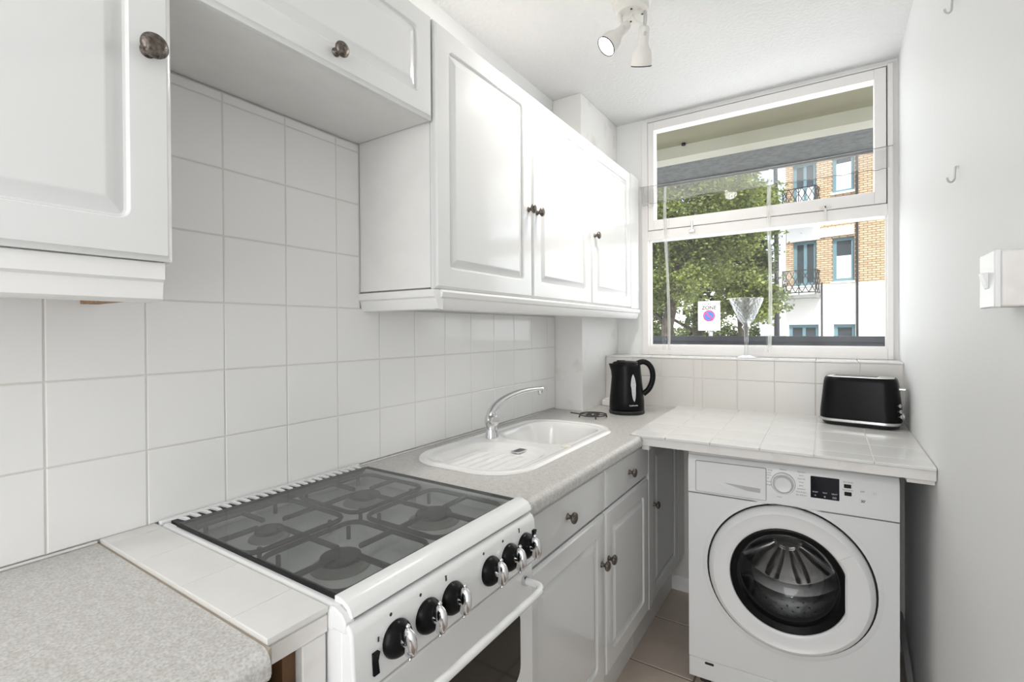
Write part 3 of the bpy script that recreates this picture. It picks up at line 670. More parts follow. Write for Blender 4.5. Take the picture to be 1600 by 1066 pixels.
L('kick_flap', box((0.001, 0.001, 0.032), (WW-0.001, 0.014, 0.1025)), ENAM2, bevel=0.002)
L('flap_slot', MB().prism(rrect(0.030, 0.008, 0.003, 3, 0.055, 0.088), -0.0005, 0.002, 'y'), BLACKM)
for x in (0.05, WW-0.05):
    for y in (0.05, WD-0.05): L('foot', MB().lathe([(0.02, 0), (0.02, 0.012), (0.008, 0.014), (0.008, 0.032)], Matrix.Translation((x, y, 0)), 14), RUBBER)
dw = L('detergent_drawer', MB().prism(rrect(0.224, 0.108, 0.004, 3, 0.028, 0.712), -0.0065, -0.0032, 'y'), ENAM3, par=fc, bevel=0.001)
L('drawer_outline', MB().prism(rrect(0.2275, 0.1115, 0.005, 3, 0.0263, 0.7102), -0.0036, -0.0029, 'y'), PRINT, par=fc)
gp = MB(); gp.add([(0.095, -0.0068, 0.757), (0.235, -0.0068, 0.752), (0.235, -0.0068, 0.728), (0.200, -0.0068, 0.721), (0.150, -0.0068, 0.727)], [(0, 1, 2, 3, 4)])
L('drawer_grip', MB().prism([(0.090, 0.756), (0.237, 0.751), (0.237, 0.726), (0.20, 0.719), (0.15, 0.726)], -0.0067, -0.0064, 'y'), ENAM2, par=dw, bevel=0)
L('grip_recess', MB().prism([(0.120, 0.7535), (0.235, 0.750), (0.235, 0.735), (0.19, 0.737)], -0.0070, -0.0066, 'y'), mat('grip_shadow_grey', (0.52, 0.52, 0.52), 0.5), par=dw)
dl = L('programme_dial', MB().lathe([(0.036, 0), (0.036, 0.004), (0.034, 0.008), (0.0275, 0.010), (0.0255, 0.021), (0.0235, 0.0235), (0.019, 0.0225), (0.0001, 0.022)], frame((0.303, -0.003, 0.778), (1, 0, 0), (0, 0, 1), (0, -1, 0)), 36), ENAM3, par=fc, smooth=40)
L('dial_ring', MB().tube([(0.303+0.0295*math.cos(a*PI/16), -0.0132, 0.778+0.0295*math.sin(a*PI/16)) for a in range(32)], 0.0006, 4, closed=True), PRINT, par=dl)
L('display', MB().prism(rrect(0.078, 0.070, 0.002, 2, 0.381, 0.7445), -0.0042, -0.0031, 'y'), DISPLAY, par=fc)
L('button', MB().prism(rrect(0.019, 0.012, 0.001, 2, 0.471, 0.789), -0.0045, -0.0031, 'y'), DISPLAY, par=fc)
L('button', MB().prism(rrect(0.019, 0.012, 0.001, 2, 0.472, 0.765), -0.0045, -0.0031, 'y'), DISPLAY, par=fc)
L('touch_button', MB().lathe([(0.0115, 0), (0.0115, 0.0006)], frame((0.519, -0.003, 0.7835), (1, 0, 0), (0, 0, 1), (0, -1, 0)), 24), ENAM2, par=fc)
L('touch_button', MB().prism(rrect(0.019, 0.019, 0.004, 3, 0.540, 0.773), -0.0036, -0.003, 'y'), ENAM2, par=fc)
L('touch_button', MB().prism(rrect(0.019, 0.017, 0.003, 3, 0.511, 0.745), -0.0036, -0.003, 'y'), ENAM2, par=fc)
tm = lambda x, z, y=-0.0036: MW['washing_machine'] @ frame((x, y, z), (1, 0, 0), (0, 0, 1), (0, -1, 0))
for z, s in ((0.816, 'Eco 40-60'), (0.808, 'Cotton'), (0.800, 'Cotton'), (0.789, '20°'), (0.778, 'Mixed'), (0.767, 'Delicate')): text(s, 0.0062, tm(0.259, z), fc)
for z, s in ((0.822, 'Anti-stain'), (0.811, 'Sport'), (0.800, 'Rapid 30'), (0.789, 'Wool'), (0.778, 'Jeans'), (0.767, 'Synthetics'), (0.757, 'Rinse & Spin'), (0.747, 'Spin & Drain')): text(s, 0.0058, tm(0.355, z), fc)
text('Colours', 0.0062, tm(0.303, 0.8235), fc); text('Wool', 0.0055, tm(0.292, 0.731), fc); text('30\'', 0.010, tm(0.5205, 0.7535, -0.0042), fc, material=PRINTB, bold=True)
text('Spin Speed', 0.006, tm(0.482, 0.808), fc); text('Extra Rinse', 0.006, tm(0.481, 0.783), fc); text('OFF', 0.007, tm(0.519, 0.7835, -0.0042), fc); text(': :', 0.010, tm(0.5495, 0.783, -0.0042), fc, material=PRINTB)
for x, s in ((0.394, 'START'), (0.420, 'TEMP'), (0.446, 'DELAY')): text(s, 0.0052, tm(x, 0.764, -0.0046), fc, material=PRINTW)
for x, s in ((0.394, '<'), (0.420, 'o'), (0.446, '(o)')): text(s, 0.009, tm(x, 0.753, -0.0046), fc, material=PRINTW)
# seam line dipping over the drawer
L('fascia_seam', MB().tube([(0.001, -0.0012, 0.7015), (0.14, -0.0012, 0.7015), (0.20, -0.0012, 0.7015), (0.40, -0.0012, 0.7015), (WW-0.001, -0.0012, 0.7015)], 0.0011, 4), PRINT)
# porthole door
DM = frame((CX, 0.0, CZ), (1, 0, 0), (0, 0, 1), (0, -1, 0))
pd = L('porthole_door', MB().lathe([(0.2405, 0.0), (0.2405, 0.010), (0.2385, 0.018), (0.229, 0.030), (0.222, 0.0335), (0.214, 0.0300), (0.190, 0.0260), (0.182, 0.0265), (0.173, 0.0225), (0.1685, 0.014), (0.1685, 0.0)], DM, 72, False, False), ENAM3, smooth=32)
L('door_gap', MB().lathe([(0.2475, -0.004), (0.2475, 0.0015), (0.2415, 0.0015), (0.2415, -0.004)], DM, 72, False, False), DARKG)
L('recess_ring', MB().lathe([(0.262, 0.0003), (0.256, 0.0022), (0.2475, 0.0018), (0.2475, 0.0)], DM, 72, False, False), ENAM2, par=None)
hd = MB(); rs = []
for i in range(17):
    a = math.radians(-36+72*i/16); ca, sa_ = math.cos(a), math.sin(a)
    ri = min(0.176, 0.160/max(ca, 0.1)) if True else 0.17; rs.append([(r*ca, r*sa_, z) for r, z in ((ri, 0.012), (ri, 0.026), (ri+0.006, 0.031), (0.205, 0.033), (0.224, 0.0335), (0.224, 0.012))])
hd.rings(rs, DM); L('door_grip', hd, ENAM3, par=pd, smooth=35)
L('bezel_ring', MB().lathe([(0.1690, 0.010), (0.1700, 0.0215), (0.1665, 0.0225), (0.150, 0.012), (0.146, -0.01), (0.160, -0.012)], DM, 64, False, False), BLACK, par=pd, smooth=40)
L('glass_bowl', MB().lathe([(0.158, 0.008), (0.150, 0.004), (0.141, -0.020), (0.130, -0.050), (0.110, -0.074), (0.080, -0.086), (0.040, -0.091), (0.0001, -0.092)], DM, 48, False, False), WMGL, par=pd, smooth=60)
L('door_seal', MB().lathe([(0.190, -0.012), (0.172, -0.014), (0.150, -0.022), (0.147, -0.040), (0.158, -0.052), (0.172, -0.056), (0.172, -0.070), (0.200, -0.072)], DM, 56, False, False), RUBBER, smooth=50)
dm = L('drum', MB().lathe([(0.165, -0.075), (0.215, -0.085), (0.235, -0.110), (0.235, -0.38), (0.20, -0.405), (0.06, -0.39), (0.0001, -0.385)], DM, 60, False, False), DRUM, smooth=40)
for k in range(3):
    a = math.radians(90+120*k+20); rs = []
    for t in (0, .12, .3, .5, .7, .88, 1):
        hgt = 0.055*math.sin(PI*(0.08+0.84*t))+0.004; wd_ = 0.030*math.sin(PI*(0.1+0.8*t))+0.004; zz = -0.115-0.25*t; ring = []
        for j in range(10):
            u = -1+2*j/9; rr_ = 0.236-hgt*(1-u*u); an = a+u*wd_/0.2*1.3
            ring.append((rr_*math.cos(an), rr_*math.sin(an), zz))
        rs.append(ring)
    L('paddle', MB().rings(rs, DM), DPADDLE, par=dm, smooth=60)
ps = MB()
for k in range(10):
    a = 2*PI*k/10
    ps.rings([[(r*math.cos(a+s), r*math.sin(a+s), -0.386+dz) for s, dz in ((-0.16*w_, 0), (-0.10*w_, 0.010), (0.10*w_, 0.010), (0.16*w_, 0))] for r, w_ in ((0.055, 1.5), (0.12, 1.2), (0.185, 0.9))], DM)
L('back_ribs', ps, DRUM, par=dm, smooth=60)
hl = MB()
for i in range(40):
    for j in range(6):
        a = 2*PI*(i+0.5*(j % 2))/40; z = -0.14-0.038*j
        T = DM @ frame((0.2345*math.cos(a), 0.2345*math.sin(a), z), (-math.sin(a), math.cos(a), 0), (0, 0, 1), (math.cos(a), math.sin(a), 0))
        hl.lathe([(0.0045, -0.0006), (0.0042, -0.0009)], T, 6)
o = L('drum_holes', hl, BLACKM, par=dm); o['kind'] = 'stuff'

# hoses behind the machine
hz = MB().tube(smoothpts([(1.392, 2.45, 0.16), (1.390, 2.25, 0.13), (1.392, 2.10, 0.05), (1.392, 1.95, 0.025), (1.390, 1.80, 0.022)], 5), 0.011, 8)
tag(build('drain_hose', hz, HOSE), 'grey hose lying along the right wall beside the washing machine', 'hose')

# ------------------------------------------------------------------ toaster
th = math.radians(-9)
zt0 = ztop(2.33)+0.005
to = thing('toaster', 'glossy black long-slot toaster with chrome base band by the right wall', 'toaster', (1.262, 2.338, zt0), th)
def T_(name, mb, m, par=None, **k): return build(name, mb, m, par or to, local=True, **k)
def loft(spec, k=8, m=None, cx=0):
    return MB().rings([[(x+cx+dx, y, z) for x, y in rrect(w_, d_, r_, k, -w_/2, -d_/2)] for w_, d_, r_, z, dx in spec], m)
T_('base_foot', loft([(0.235, 0.13, 0.045, 0.001, 0), (0.245, 0.14, 0.05, 0.010, 0), (0.250, 0.145, 0.05, 0.016, 0)]), BLACKM)
T_('chrome_band', loft([(0.258, 0.150, 0.052, 0.015, 0), (0.264, 0.156, 0.054, 0.018, 0), (0.264, 0.156, 0.054, 0.026, 0), (0.258, 0.15, 0.052, 0.0275, 0)]), SCHROME)
T_('shell', loft([(0.260, 0.152, 0.053, 0.027, 0), (0.260, 0.152, 0.053, 0.05, 0), (0.248, 0.143, 0.05, 0.11, 0), (0.236, 0.134, 0.047, 0.170, 0), (0.229, 0.128, 0.044, 0.183, 0), (0.220, 0.119, 0.040, 0.188, 0), (0.214, 0.113, 0.038, 0.187, 0)], 10), BLACK, smooth=50)
tpp = T_('top_plate', loft([(0.214, 0.113, 0.038, 0.186, 0), (0.212, 0.111, 0.036, 0.1885, 0), (0.204, 0.103, 0.034, 0.1895, 0)], 8), SCHROME)
for y in (-0.024, 0.024):
    T_('bread_slot', box((-0.085, y-0.012, 0.1893), (0.055, y+0.012, 0.1900)), BLACKM, par=tpp)
tag_z = ((0.092, 0), (0.072, 1), (0.053, 2))
for z, k in tag_z:
    a = math.radians(-38)
    hw = 0.118+0.006*(0.11-z)/0.05
    p = Vector((hw-0.034+0.0495*math.cos(a)*0.98, -(0.0695+0.004*(0.11-z)/0.05-0.034)+0.0+0.0495*math.sin(a)*0.74, z))
    nrm = Vector((math.cos(a), math.sin(a), 0.10)).normalized()
    T_('button', MB().lathe([(0.0068, -0.006), (0.0068, 0.0025), (0.0052, 0.0032), (0.0048, 0.0018), (0.0001, 0.0018)], axis(p, nrm), 16), CHROME)
T_('lever', MB().box((0.110, -0.012, 0.143), (0.142, 0.012, 0.153)), SCHROME, bevel=0.003)
T_('browning_dial', MB().lathe([(0.014, 0), (0.014, 0.007), (0.012, 0.010), (0.0001, 0.010)], axis((0.1285, -0.004, 0.046), (1, 0, 0.12)), 20), SCHROME)

# ------------------------------------------------------------------ kettle
ke = thing('kettle', 'glossy black jug kettle standing on the laminate beside the pillar', 'kettle', (0.357, 2.225, 0.9), math.radians(18))
def K_(name, mb, m, par=None, **k): return build(name, mb, m, par or ke, local=True, **k)
K_('power_base', MB().lathe([(0.080, 0.0005), (0.082, 0.004), (0.082, 0.014), (0.079, 0.017), (0.0001, 0.017)], None, 40), BLACKM)
def kring(z, r, sp, dx=0):
    out = []
    for j in range(40):
        a = 2*PI*j/40; x = r*math.cos(a)+dx; y = r*math.sin(a)*0.95
        k = max(0, -math.cos(a))**10
        x -= sp*k
        out.append((x, y, z))
    return out
K_('jug', MB().rings([kring(0.018, 0.078, 0), kring(0.022, 0.081, 0), kring(0.06, 0.080, 0), kring(0.12, 0.0745, 0), kring(0.17, 0.069, 0.001), kring(0.200, 0.066, 0.007), kring(0.222, 0.064, 0.016), kring(0.232, 0.063, 0.020), kring(0.234, 0.060, 0.018)]), BLACK, smooth=60)
K_('lid', MB().rings([[(x*s*0.96+0.002, y*s*0.96, z) for x, y, _ in kring(0, 0.060, 0.010)] for s, z in ((1, 0.232), (0.99, 0.238), (0.90, 0.2425), (0.6, 0.2455), (0.1, 0.2465))]), BLACK, smooth=60)
K_('lid_tab', MB().box((-0.045, -0.012, 0.243), (-0.005, 0.012, 0.249)), BLACK, bevel=0.003)
hd_ = smoothpts([(0.048, 0, 0.234), (0.075, 0, 0.243), (0.100, 0, 0.232), (0.116, 0, 0.205), (0.119, 0, 0.170), (0.112, 0, 0.138), (0.098, 0, 0.112), (0.076, 0, 0.092)], 4)
K_('handle', MB().tube(hd_, [0.0128]*len(hd_), 12, flat=0.85), BLACK, smooth=60)
ga = MB(); rs = []
aG = math.radians(-63)
def jr(z): return 0.081-(0.081-0.066)*min(1, max(0, (z-0.03)/0.17))
for i in range(15):
    t = i/14; z = 0.062+0.125*t; wv = 0.0135*math.sin(PI*t)**0.6+0.0004; r = jr(z)+0.0010
    rs.append([((r+dz)*math.cos(aG+u*wv/0.075), (r+dz)*math.sin(aG+u*wv/0.075)*0.95, z) for u, dz in ((-1, -0.003), (-1, 0), (-0.4, 0.0012), (0.4, 0.0012), (1, 0), (1, -0.003))])
ga.rings(rs); gg = K_('water_gauge', ga, GAUGE, smooth=60)
gm = MB()
for i in range(6):
    z = 0.085+0.016*i; r = jr(z)+0.0024
    gm.box((-0.0022, -0.0008, 0), (0.0022, 0.0008, 0.0004), frame((r*math.cos(aG), r*math.sin(aG)*0.95, z), (-math.sin(aG), math.cos(aG), 0), (0, 0, 1), (math.cos(aG), math.sin(aG), 0)))
K_('gauge_marks', gm, PRINT, par=gg)
text('Cookworks', 0.0085, MW['kettle'] @ frame((0.0815*math.cos(math.radians(-66)), 0.0815*math.sin(math.radians(-66))*0.97, 0.046), (-math.sin(math.radians(-66)), math.cos(math.radians(-66)), 0), (0, 0, 1), (math.cos(math.radians(-66)), math.sin(math.radians(-66)), 0)), ke, material=PRINTW, bold=True)

# plug behind the kettle, trivet
tag(build('mains_plug', MB().box((0.172, 2.370, 0.9005), (0.255, 2.420, 0.931)).box((0.182, 2.378, 0.931), (0.235, 2.415, 0.940)), WOODW, bevel=0.004), 'white plug block lying behind the kettle', 'plug')
kc = MB().tube(smoothpts([(0.30, 2.29, 0.905), (0.275, 2.33, 0.935), (0.262, 2.36, 0.940), (0.240, 2.395, 0.943)], 4), 0.0035, 6)
build('cord', kc, BLACKM, ke)
tv = thing('trivet', 'black wire pan trivet lying on the worktop behind the sink', 'trivet', (0.270, 2.030, 0.9))
TX, TY = 0.270, 2.030
build('ring', MB().tube([(TX+0.060*math.cos(a*PI/18), TY+0.060*math.sin(a*PI/18), 0.914) for a in range(36)], 0.0028, 6, closed=True), GRATE, tv)
build('ring', MB().tube([(TX+0.030*math.cos(a*PI/12), TY+0.030*math.sin(a*PI/12), 0.914) for a in range(24)], 0.0025, 6, closed=True), GRATE, tv)
sp_ = MB()
for k in range(6):
    a = k*PI/3+0.3; sp_.tube([(TX+0.012*math.cos(a), TY+0.012*math.sin(a), 0.915), (TX+0.062*math.cos(a), TY+0.062*math.sin(a), 0.914)], 0.0025, 6)
sp_.tube([(TX-0.055, TY-0.02, 0.914), (TX-0.095, TY-0.035, 0.919)], 0.003, 6)
build('spokes', sp_, GRATE, tv)
for k in range(4):
    a = k*PI/2+0.6; build('leg', MB().tube([(TX+0.058*math.cos(a), TY+0.058*math.sin(a), 0.914), (TX+0.063*math.cos(a), TY+0.063*math.sin(a), 0.9015)], 0.003, 6), GRATE, tv)

# ------------------------------------------------------------------ glass goblet on the sill
gx, gy, gz = 0.8335, 2.528, 1.1570
go = thing('glass_goblet', 'tall cut-glass goblet with flared bowl on the window sill', 'vase', (gx, gy, gz))
T = Matrix.Translation((gx, gy, gz))
build('foot', MB().lathe([(0.045, 0), (0.046, 0.003), (0.030, 0.008), (0.012, 0.014), (0.0095, 0.03)], T, 28, True, False), VASE, go)
build('stem', MB().lathe([(0.0095, 0.03), (0.0085, 0.08), (0.0085, 0.125), (0.013, 0.135), (0.020, 0.145), (0.012, 0.155), (0.022, 0.168)], T, 20, False, False), VASE, go, smooth=50)
rs = []; N = 36
for t in range(10):
    f = t/9; r = 0.024+0.048*f**0.85; z = 0.168+0.110*f
    rs.append([((r+(0.0022 if (j+t) % 2 else -0.0022))*math.cos(2*PI*j/N), (r+(0.0022 if (j+t) % 2 else -0.0022))*math.sin(2*PI*j/N), z) for j in range(N)])
rs2 = [[(x*0.93, y*0.93, z+0.003) for x, y, z in r] for r in reversed(rs)]
build('bowl', MB().rings(rs+rs2, T), VASE, go, smooth=None)

# ------------------------------------------------------------------ curtain
cw = thing('curtain_wire', 'thin sagging curtain wire strung across the window between two hooks', 'wire', (0.8, 2.60, 2.06))
build('wire', MB().tube([(0.30+1.09*t/20, 2.608, 2.066-0.008*math.sin(PI*t/20)) for t in range(21)], 0.0016, 6), PRINT, cw)
for x in (0.298, 1.392): build('hook', MB().tube([(x, 2.634, 2.070), (x, 2.612, 2.068), (x, 2.604, 2.064), (x, 2.607, 2.072)], 0.002, 6), SCHROME, cw)
def sheet(xa, xb, za, zb, y, amp, n=150, rows=14, pleats=()):
    vs = []; fs = []
    for j in range(rows+1):
        for i in range(n+1):
            t = i/n; x = xa+(xb-xa)*t; z = zb+(za-zb)*j/rows
            yy = y+amp*(0.35+0.65*j/rows)*(math.sin(t*17+0.6*math.sin(j*0.2))*0.6+0.4*math.sin(t*41+1.3))
            for px, pw, pa in pleats:
                u = (x-(px+0.012*math.sin(j*0.35)))/pw
                if abs(u) < 1: yy += pa*math.sin(u*PI*3)*(1-abs(u))
            zz = z+(0.004*math.sin(t*23) if j == rows else 0)
            vs.append((x, yy, zz))
    for j in range(rows):
        for i in range(n):
            a = j*(n+1)+i; fs.append((a, a+1, a+n+2, a+n+1))
    return MB().add(vs, fs)
cu = thing('net_curtain', 'sheer white net curtain hanging on the wire across the window', 'curtain', (0.85, 2.60, 2.06))
PL = ((0.435, 0.022, 0.010), (0.930, 0.024, 0.010), (0.735, 0.008, 0.005), (1.15, 0.008, 0.005))
build('net_panel', sheet(0.345, 1.374, 1.180, 2.055, 2.619, 0.004, pleats=PL), NET, cu, smooth=80)
build('header_frill', sheet(0.310, 1.375, 1.975, 2.062, 2.600, 0.006, n=260, rows=4), NETH, cu, smooth=80)
build('gathered_end', sheet(0.312, 0.395, 1.955, 2.062, 2.590, 0.016, n=60, rows=4), NETH, cu, smooth=80)
for px, wd in ((0.437, 0.015), (0.930, 0.016)):
    m_ = MB(); rs = []
    for j in range(16):
        z = 1.185+(2.05-1.185)*j/15; xx = px+0.006*math.sin(j*0.42)-(15-j)*0.0006*(1 if px > 0.6 else -1.5)
        rs.append([(xx+wd*0.5*u*(1+0.2*math.sin(j*0.7+u)), 2.607+0.004*math.sin(u*5+j*0.3), z) for u in (-1, -0.6, -0.2, 0.2, 0.6, 1)])
    vs = [p for r in rs for p in r]; fs = [(j*6+i, j*6+i+1, (j+1)*6+i+1, (j+1)*6+i) for j in range(15) for i in range(5)]
    build('pleat', MB().add(vs, fs), NETP, cu, smooth=80)
tb = MB().tube([(0.35+1.02*t/60, 2.593+0.003*math.sin(t), 1.972-0.006*abs(math.sin(t*0.9))) for t in range(61)], 0.0016, 5)
build('frill_hem', tb, mat('hem_thread', (0.30, 0.29, 0.25), 0.8), cu)

# ------------------------------------------------------------------ ceiling spotlight fitting
lp = thing('ceiling_spotlight', 'white two-headed ceiling spotlight with tilted bell-shaped heads', 'lamp', (0.58, 1.66, H))
build('ceiling_plate', MB().lathe([(0.066, 0), (0.066, -0.016), (0.062, -0.020), (0.058, -0.022), (0.058, -0.046), (0.052, -0.052), (0.0001, -0.053)], Matrix.Translation((0.585, 1.662, H-0.001)), 36), LAMPW, lp, smooth=40)
sc = MB()
for a in (0.4, 2.0, 3.6, 5.0): sc.lathe([(0.004, 0), (0.004, -0.0012)], Matrix.Translation((0.585+0.035*math.cos(a), 1.662+0.035*math.sin(a), H-0.0535)), 8)
build('plate_screws', sc, BLACKM, lp)
def head(piv, ax, lit, arm_from):
    ax = Vector(ax).normalized(); T = axis(piv, ax)
    pr_ = [(0.0001, -0.018), (0.013, -0.018), (0.0165, -0.012), (0.0175, 0.0), (0.0185, 0.036), (0.021, 0.044), (0.028, 0.054), (0.0325, 0.066), (0.0345, 0.082), (0.0355, 0.102), (0.0338, 0.102), (0.0325, 0.084), (0.026, 0.062), (0.0001, 0.058)]
    h = build('spot_head', MB().lathe(pr_, T, 32, False, False), LAMPW, lp, smooth=45)
    build('mouth_rim', MB().lathe([(0.0357, 0.1005), (0.0362, 0.1035), (0.0335, 0.1035), (0.0338, 0.1005)], T, 32, False, False), BLACKM, h)
    build('bulb_face', MB().lathe([(0.033, 0.096), (0.024, 0.101), (0.0001, 0.103)], T, 28, False, True), BULB if lit else LAMPW, h, smooth=60)
    side = ax.cross(Vector((0, 1, 0.2))).normalized()
    pa = Vector(arm_from)
    build('arm', MB().tube([pa, pa+Vector((0, 0, -0.02)), Vector(piv)+ax*0.012], [0.006, 0.006, 0.005], 8, flat=1.8), LAMPW if piv[0] < 0.6 else SCHROME, h)
    build('pivot_screw', MB().lathe([(0.006, 0), (0.006, 0.004), (0.0001, 0.005)], axis(Vector(piv)+ax*0.010+Vector((0.5, -0.85, -0.2)).normalized()*0.0175, (0.5, -0.85, -0.2)), 12), SCHROME, h)
    return ax
a1 = head((0.562, 1.655, 2.352), (-0.42, -0.42, -0.62), True, (0.552, 1.640, H-0.046))
a2 = head((0.628, 1.662, 2.318), (-0.31, 0.58, -1.0), True, (0.630, 1.672, H-0.046))
build('flex', MB().tube(smoothpts([(0.590, 1.650, 2.395), (0.600, 1.645, 2.365), (0.618, 1.650, 2.350), (0.628, 1.662, 2.338)], 4), 0.0022, 6).tube(smoothpts([(0.57, 1.650, 2.372), (0.600, 1.640, 2.385), (0.622, 1.648, 2.390), (0.63, 1.66, 2.395)], 4), 0.0022, 6), LAMPW, lp)
lpos = Vector((0.562, 1.655, 2.352))+a1*0.112
light('spot_bulb', 'SPOT', lpos, a1, 17, (1, 0.955, 0.89), spot_size=math.radians(150), spot_blend=1.0, shadow_soft_size=0.04)
light('spot_bulb', 'SPOT', Vector((0.628, 1.662, 2.318))+a2*0.112, a2, 14, (1, 0.955, 0.89), spot_size=math.radians(150), spot_blend=1.0, shadow_soft_size=0.04)

# ------------------------------------------------------------------ right wall fittings
sw = thing('fused_spur_switch', 'white surface-mounted rocker switch on the right wall', 'switch', (W, 1.10, 1.36))
build('back_box', box((1.3785, 1.028, 1.325), (W, 1.112, 1.411)), WOODW, sw, bevel=0.003)
build('face_plate', box((1.3705, 1.027, 1.324), (1.3785, 1.113, 1.412)), ENAM3, sw, bevel=0.002)
build('rocker', MB().prism([(1.3705, 1.380), (1.3620, 1.380), (1.3695, 1.355), (1.3705, 1.355)], 1.058, 1.080), ENAM3, sw, bevel=0.0006)
hk = (1.507, 1.648), (1.535, 2.054)
for (y, z), lb in zip(hk, ('small metal cup hook on the right wall, level with the window', 'small metal cup hook high on the right wall near the ceiling')):
    tag(build('wall_hook', MB().tube(smoothpts([(W+0.004, y, z+0.010), (W-0.004, y, z+0.018), (W-0.006, y, z+0.006), (W-0.007, y, z-0.010), (W-0.012, y-0.002, z-0.017), (W-0.018, y-0.003, z-0.014), (W-0.020, y-0.003, z-0.006)], 4), 0.0024, 8), SCHROME), lb, 'hook')

# ------------------------------------------------------------------ outside
ground = struct('ground', box((-60, YW+0.12, -0.8), (60, 90, -0.35)), ASPH)
# walkway slab of the flats above, seen through the top of the window
sl_ = thing('overhead_walkway', 'concrete walkway slab overhanging just outside the window top', 'walkway', (0.8, 3.3, 2.6))
build('soffit', box((-6, YW+0.125, 2.60), (7, 3.56, 2.80)), SOFF_O, sl_, label='olive painted underside')
build('inner_beam', box((-6, 3.56, 2.5175), (7, 3.70, 2.80)), SOFF_C, sl_, label='cream painted downstand')
build('outer_slab', box((-6, 3.70, 2.5175), (7, 4.135, 2.80)), SOFF_G, sl_, label='grey roughcast outer strip')
build('drip_edge', box((-6, 4.135, 2.495), (7, 4.16, 2.80)), IRON, sl_)
pv = MB(); pv.cyl((0.31, 3.53, 2.60), (0.31, 3.53, 2.585), 0.015, 8)
build('bolt', pv, IRON, sl_)
tag(build('boundary_wall', MB().box((-14, 4.30, -0.35), (14, 4.42, 1.195)).box((-14, 4.27, 1.195), (14, 4.45, 1.235)), DWALL), 'dark low wall just outside the bottom of the window', 'wall')

# facade local frame: s to the right, n outwards (towards us)
EX = Vector((0.974, -0.225, 0)).normalized(); NN = Vector((-0.225, -0.974, 0)).normalized(); FO = Vector((1.6, 20, 0))
FM = frame(FO, EX, -NN, (0, 0, 1))   # local x = s, local y = into the wall, z up
ab = thing('apartment_building', 'yellow brick apartment building with white ground floor across the street', 'building', (1.6, 20, -0.35), math.atan2(EX.y, EX.x))
def fb(lst):
    m = MB()
    for a, b_ in lst: m.box(a, b_, FM)
    return m
# walls built as piers around the openings
S0, S1, ZT = -1.78, 6.0, 12.5
def piers(z0, z1, holes):   # holes: (s0,s1,zz0,zz1)
    out = []; s = S0
    for h0, h1, a, b_ in sorted(holes):
        out.append(((s, 0, z0), (h0, 0.30, z1)))
        if a > z0: out.append(((h0, 0, z0), (h1, 0.30, a)))
        if b_ < z1: out.append(((h0, 0, b_), (h1, 0.30, z1)))
        s = h1
    out.append(((s, 0, z0), (S1, 0.30, z1))); return out
brick_parts = piers(2.83, 5.25, [(-1.55, -0.80, 2.83, 4.42), (-0.33, 0.31, 2.83, 4.40), (2.3, 3.0, 3.0, 4.4)])+piers(5.25, 8.4, [(-1.55, -0.80, 5.45, 7.2), (-0.33, 0.31, 5.87, 7.2), (2.3, 3.0, 5.87, 7.2)])+[((S0, 0, 8.4), (S1, 0.3, ZT))]
build('brick_wall', fb(brick_parts), BRICK, ab, smooth=None, label='yellow brick upper wall')
build('rendered_base', fb(piers(-0.35, 2.83, [(-1.70, -0.74, 0.3, 1.44), (-0.30, 0.33, 0.3, 1.44), (2.3, 3.0, 0.3, 1.44)])+[((S0, -0.02, 2.78), (S1, 0.0, 2.83))]), RENDER, ab, smooth=None, label='white rendered ground floor')
build('side_wall', fb([((S0, 0.3, -0.35), (S0+0.3, 8, ZT))]), BRICK, ab, smooth=None)
build('white_band', fb([((-0.69, -0.05, 4.46), (0.30, 0.0, 4.76)), ((-1.75, -0.02, 4.42), (-0.69, 0.0, 5.22))]), RENDER, ab, smooth=None)
def fwin(s0, s1, z0, z1, glass, mid=False, door=False):
    f = 0.11; m = fb([((s0, 0.10, z0), (s0+f, 0.18, z1)), ((s1-f, 0.10, z0), (s1, 0.18, z1)), ((s0+f, 0.10, z0), (s1-f, 0.18, z0+f)), ((s0+f, 0.10, z1-f), (s1-f, 0.18, z1))]+([(((s0+s1)/2-0.05, 0.10, z0+f), ((s0+s1)/2+0.05, 0.18, z1-f))] if mid else []))
    wn_ = build('window', m, BLUEF, ab, smooth=None)
    build('pane', fb([((s0+f, 0.14, z0+f), (s1-f, 0.15, z1-f))]), WGL, wn_, smooth=None)
    if glass: build('blind', fb([((s0+f, 0.105, z0+f), (s1-f, 0.135, z0+f+(z1-z0-2*f)*glass))]), CURTW, wn_, smooth=None)
    if not door: build('window_sill', fb([((s0-0.03, -0.08, z0-0.06), (s1+0.03, 0.10, z0))]), RENDER, wn_, smooth=None)
    return wn_
fwin(-0.33, 0.31, 2.90, 4.40, 0.60); fwin(-0.33, 0.31, 5.93, 7.20, 0.85); fwin(2.3, 3.0, 3.0, 4.4, 0.5); fwin(2.3, 3.0, 5.93, 7.2, 0.5)
fwin(-1.70, -0.74, 0.3, 1.44, 0, True); fwin(-0.30, 0.33, 0.3, 1.44, 0); fwin(2.3, 3.0, 0.3, 1.44, 0)
fwin(-1.55, -0.80, 2.83, 4.42, 0, True, True); fwin(-1.55, -0.80, 5.45, 7.2, 0.5, True, True)
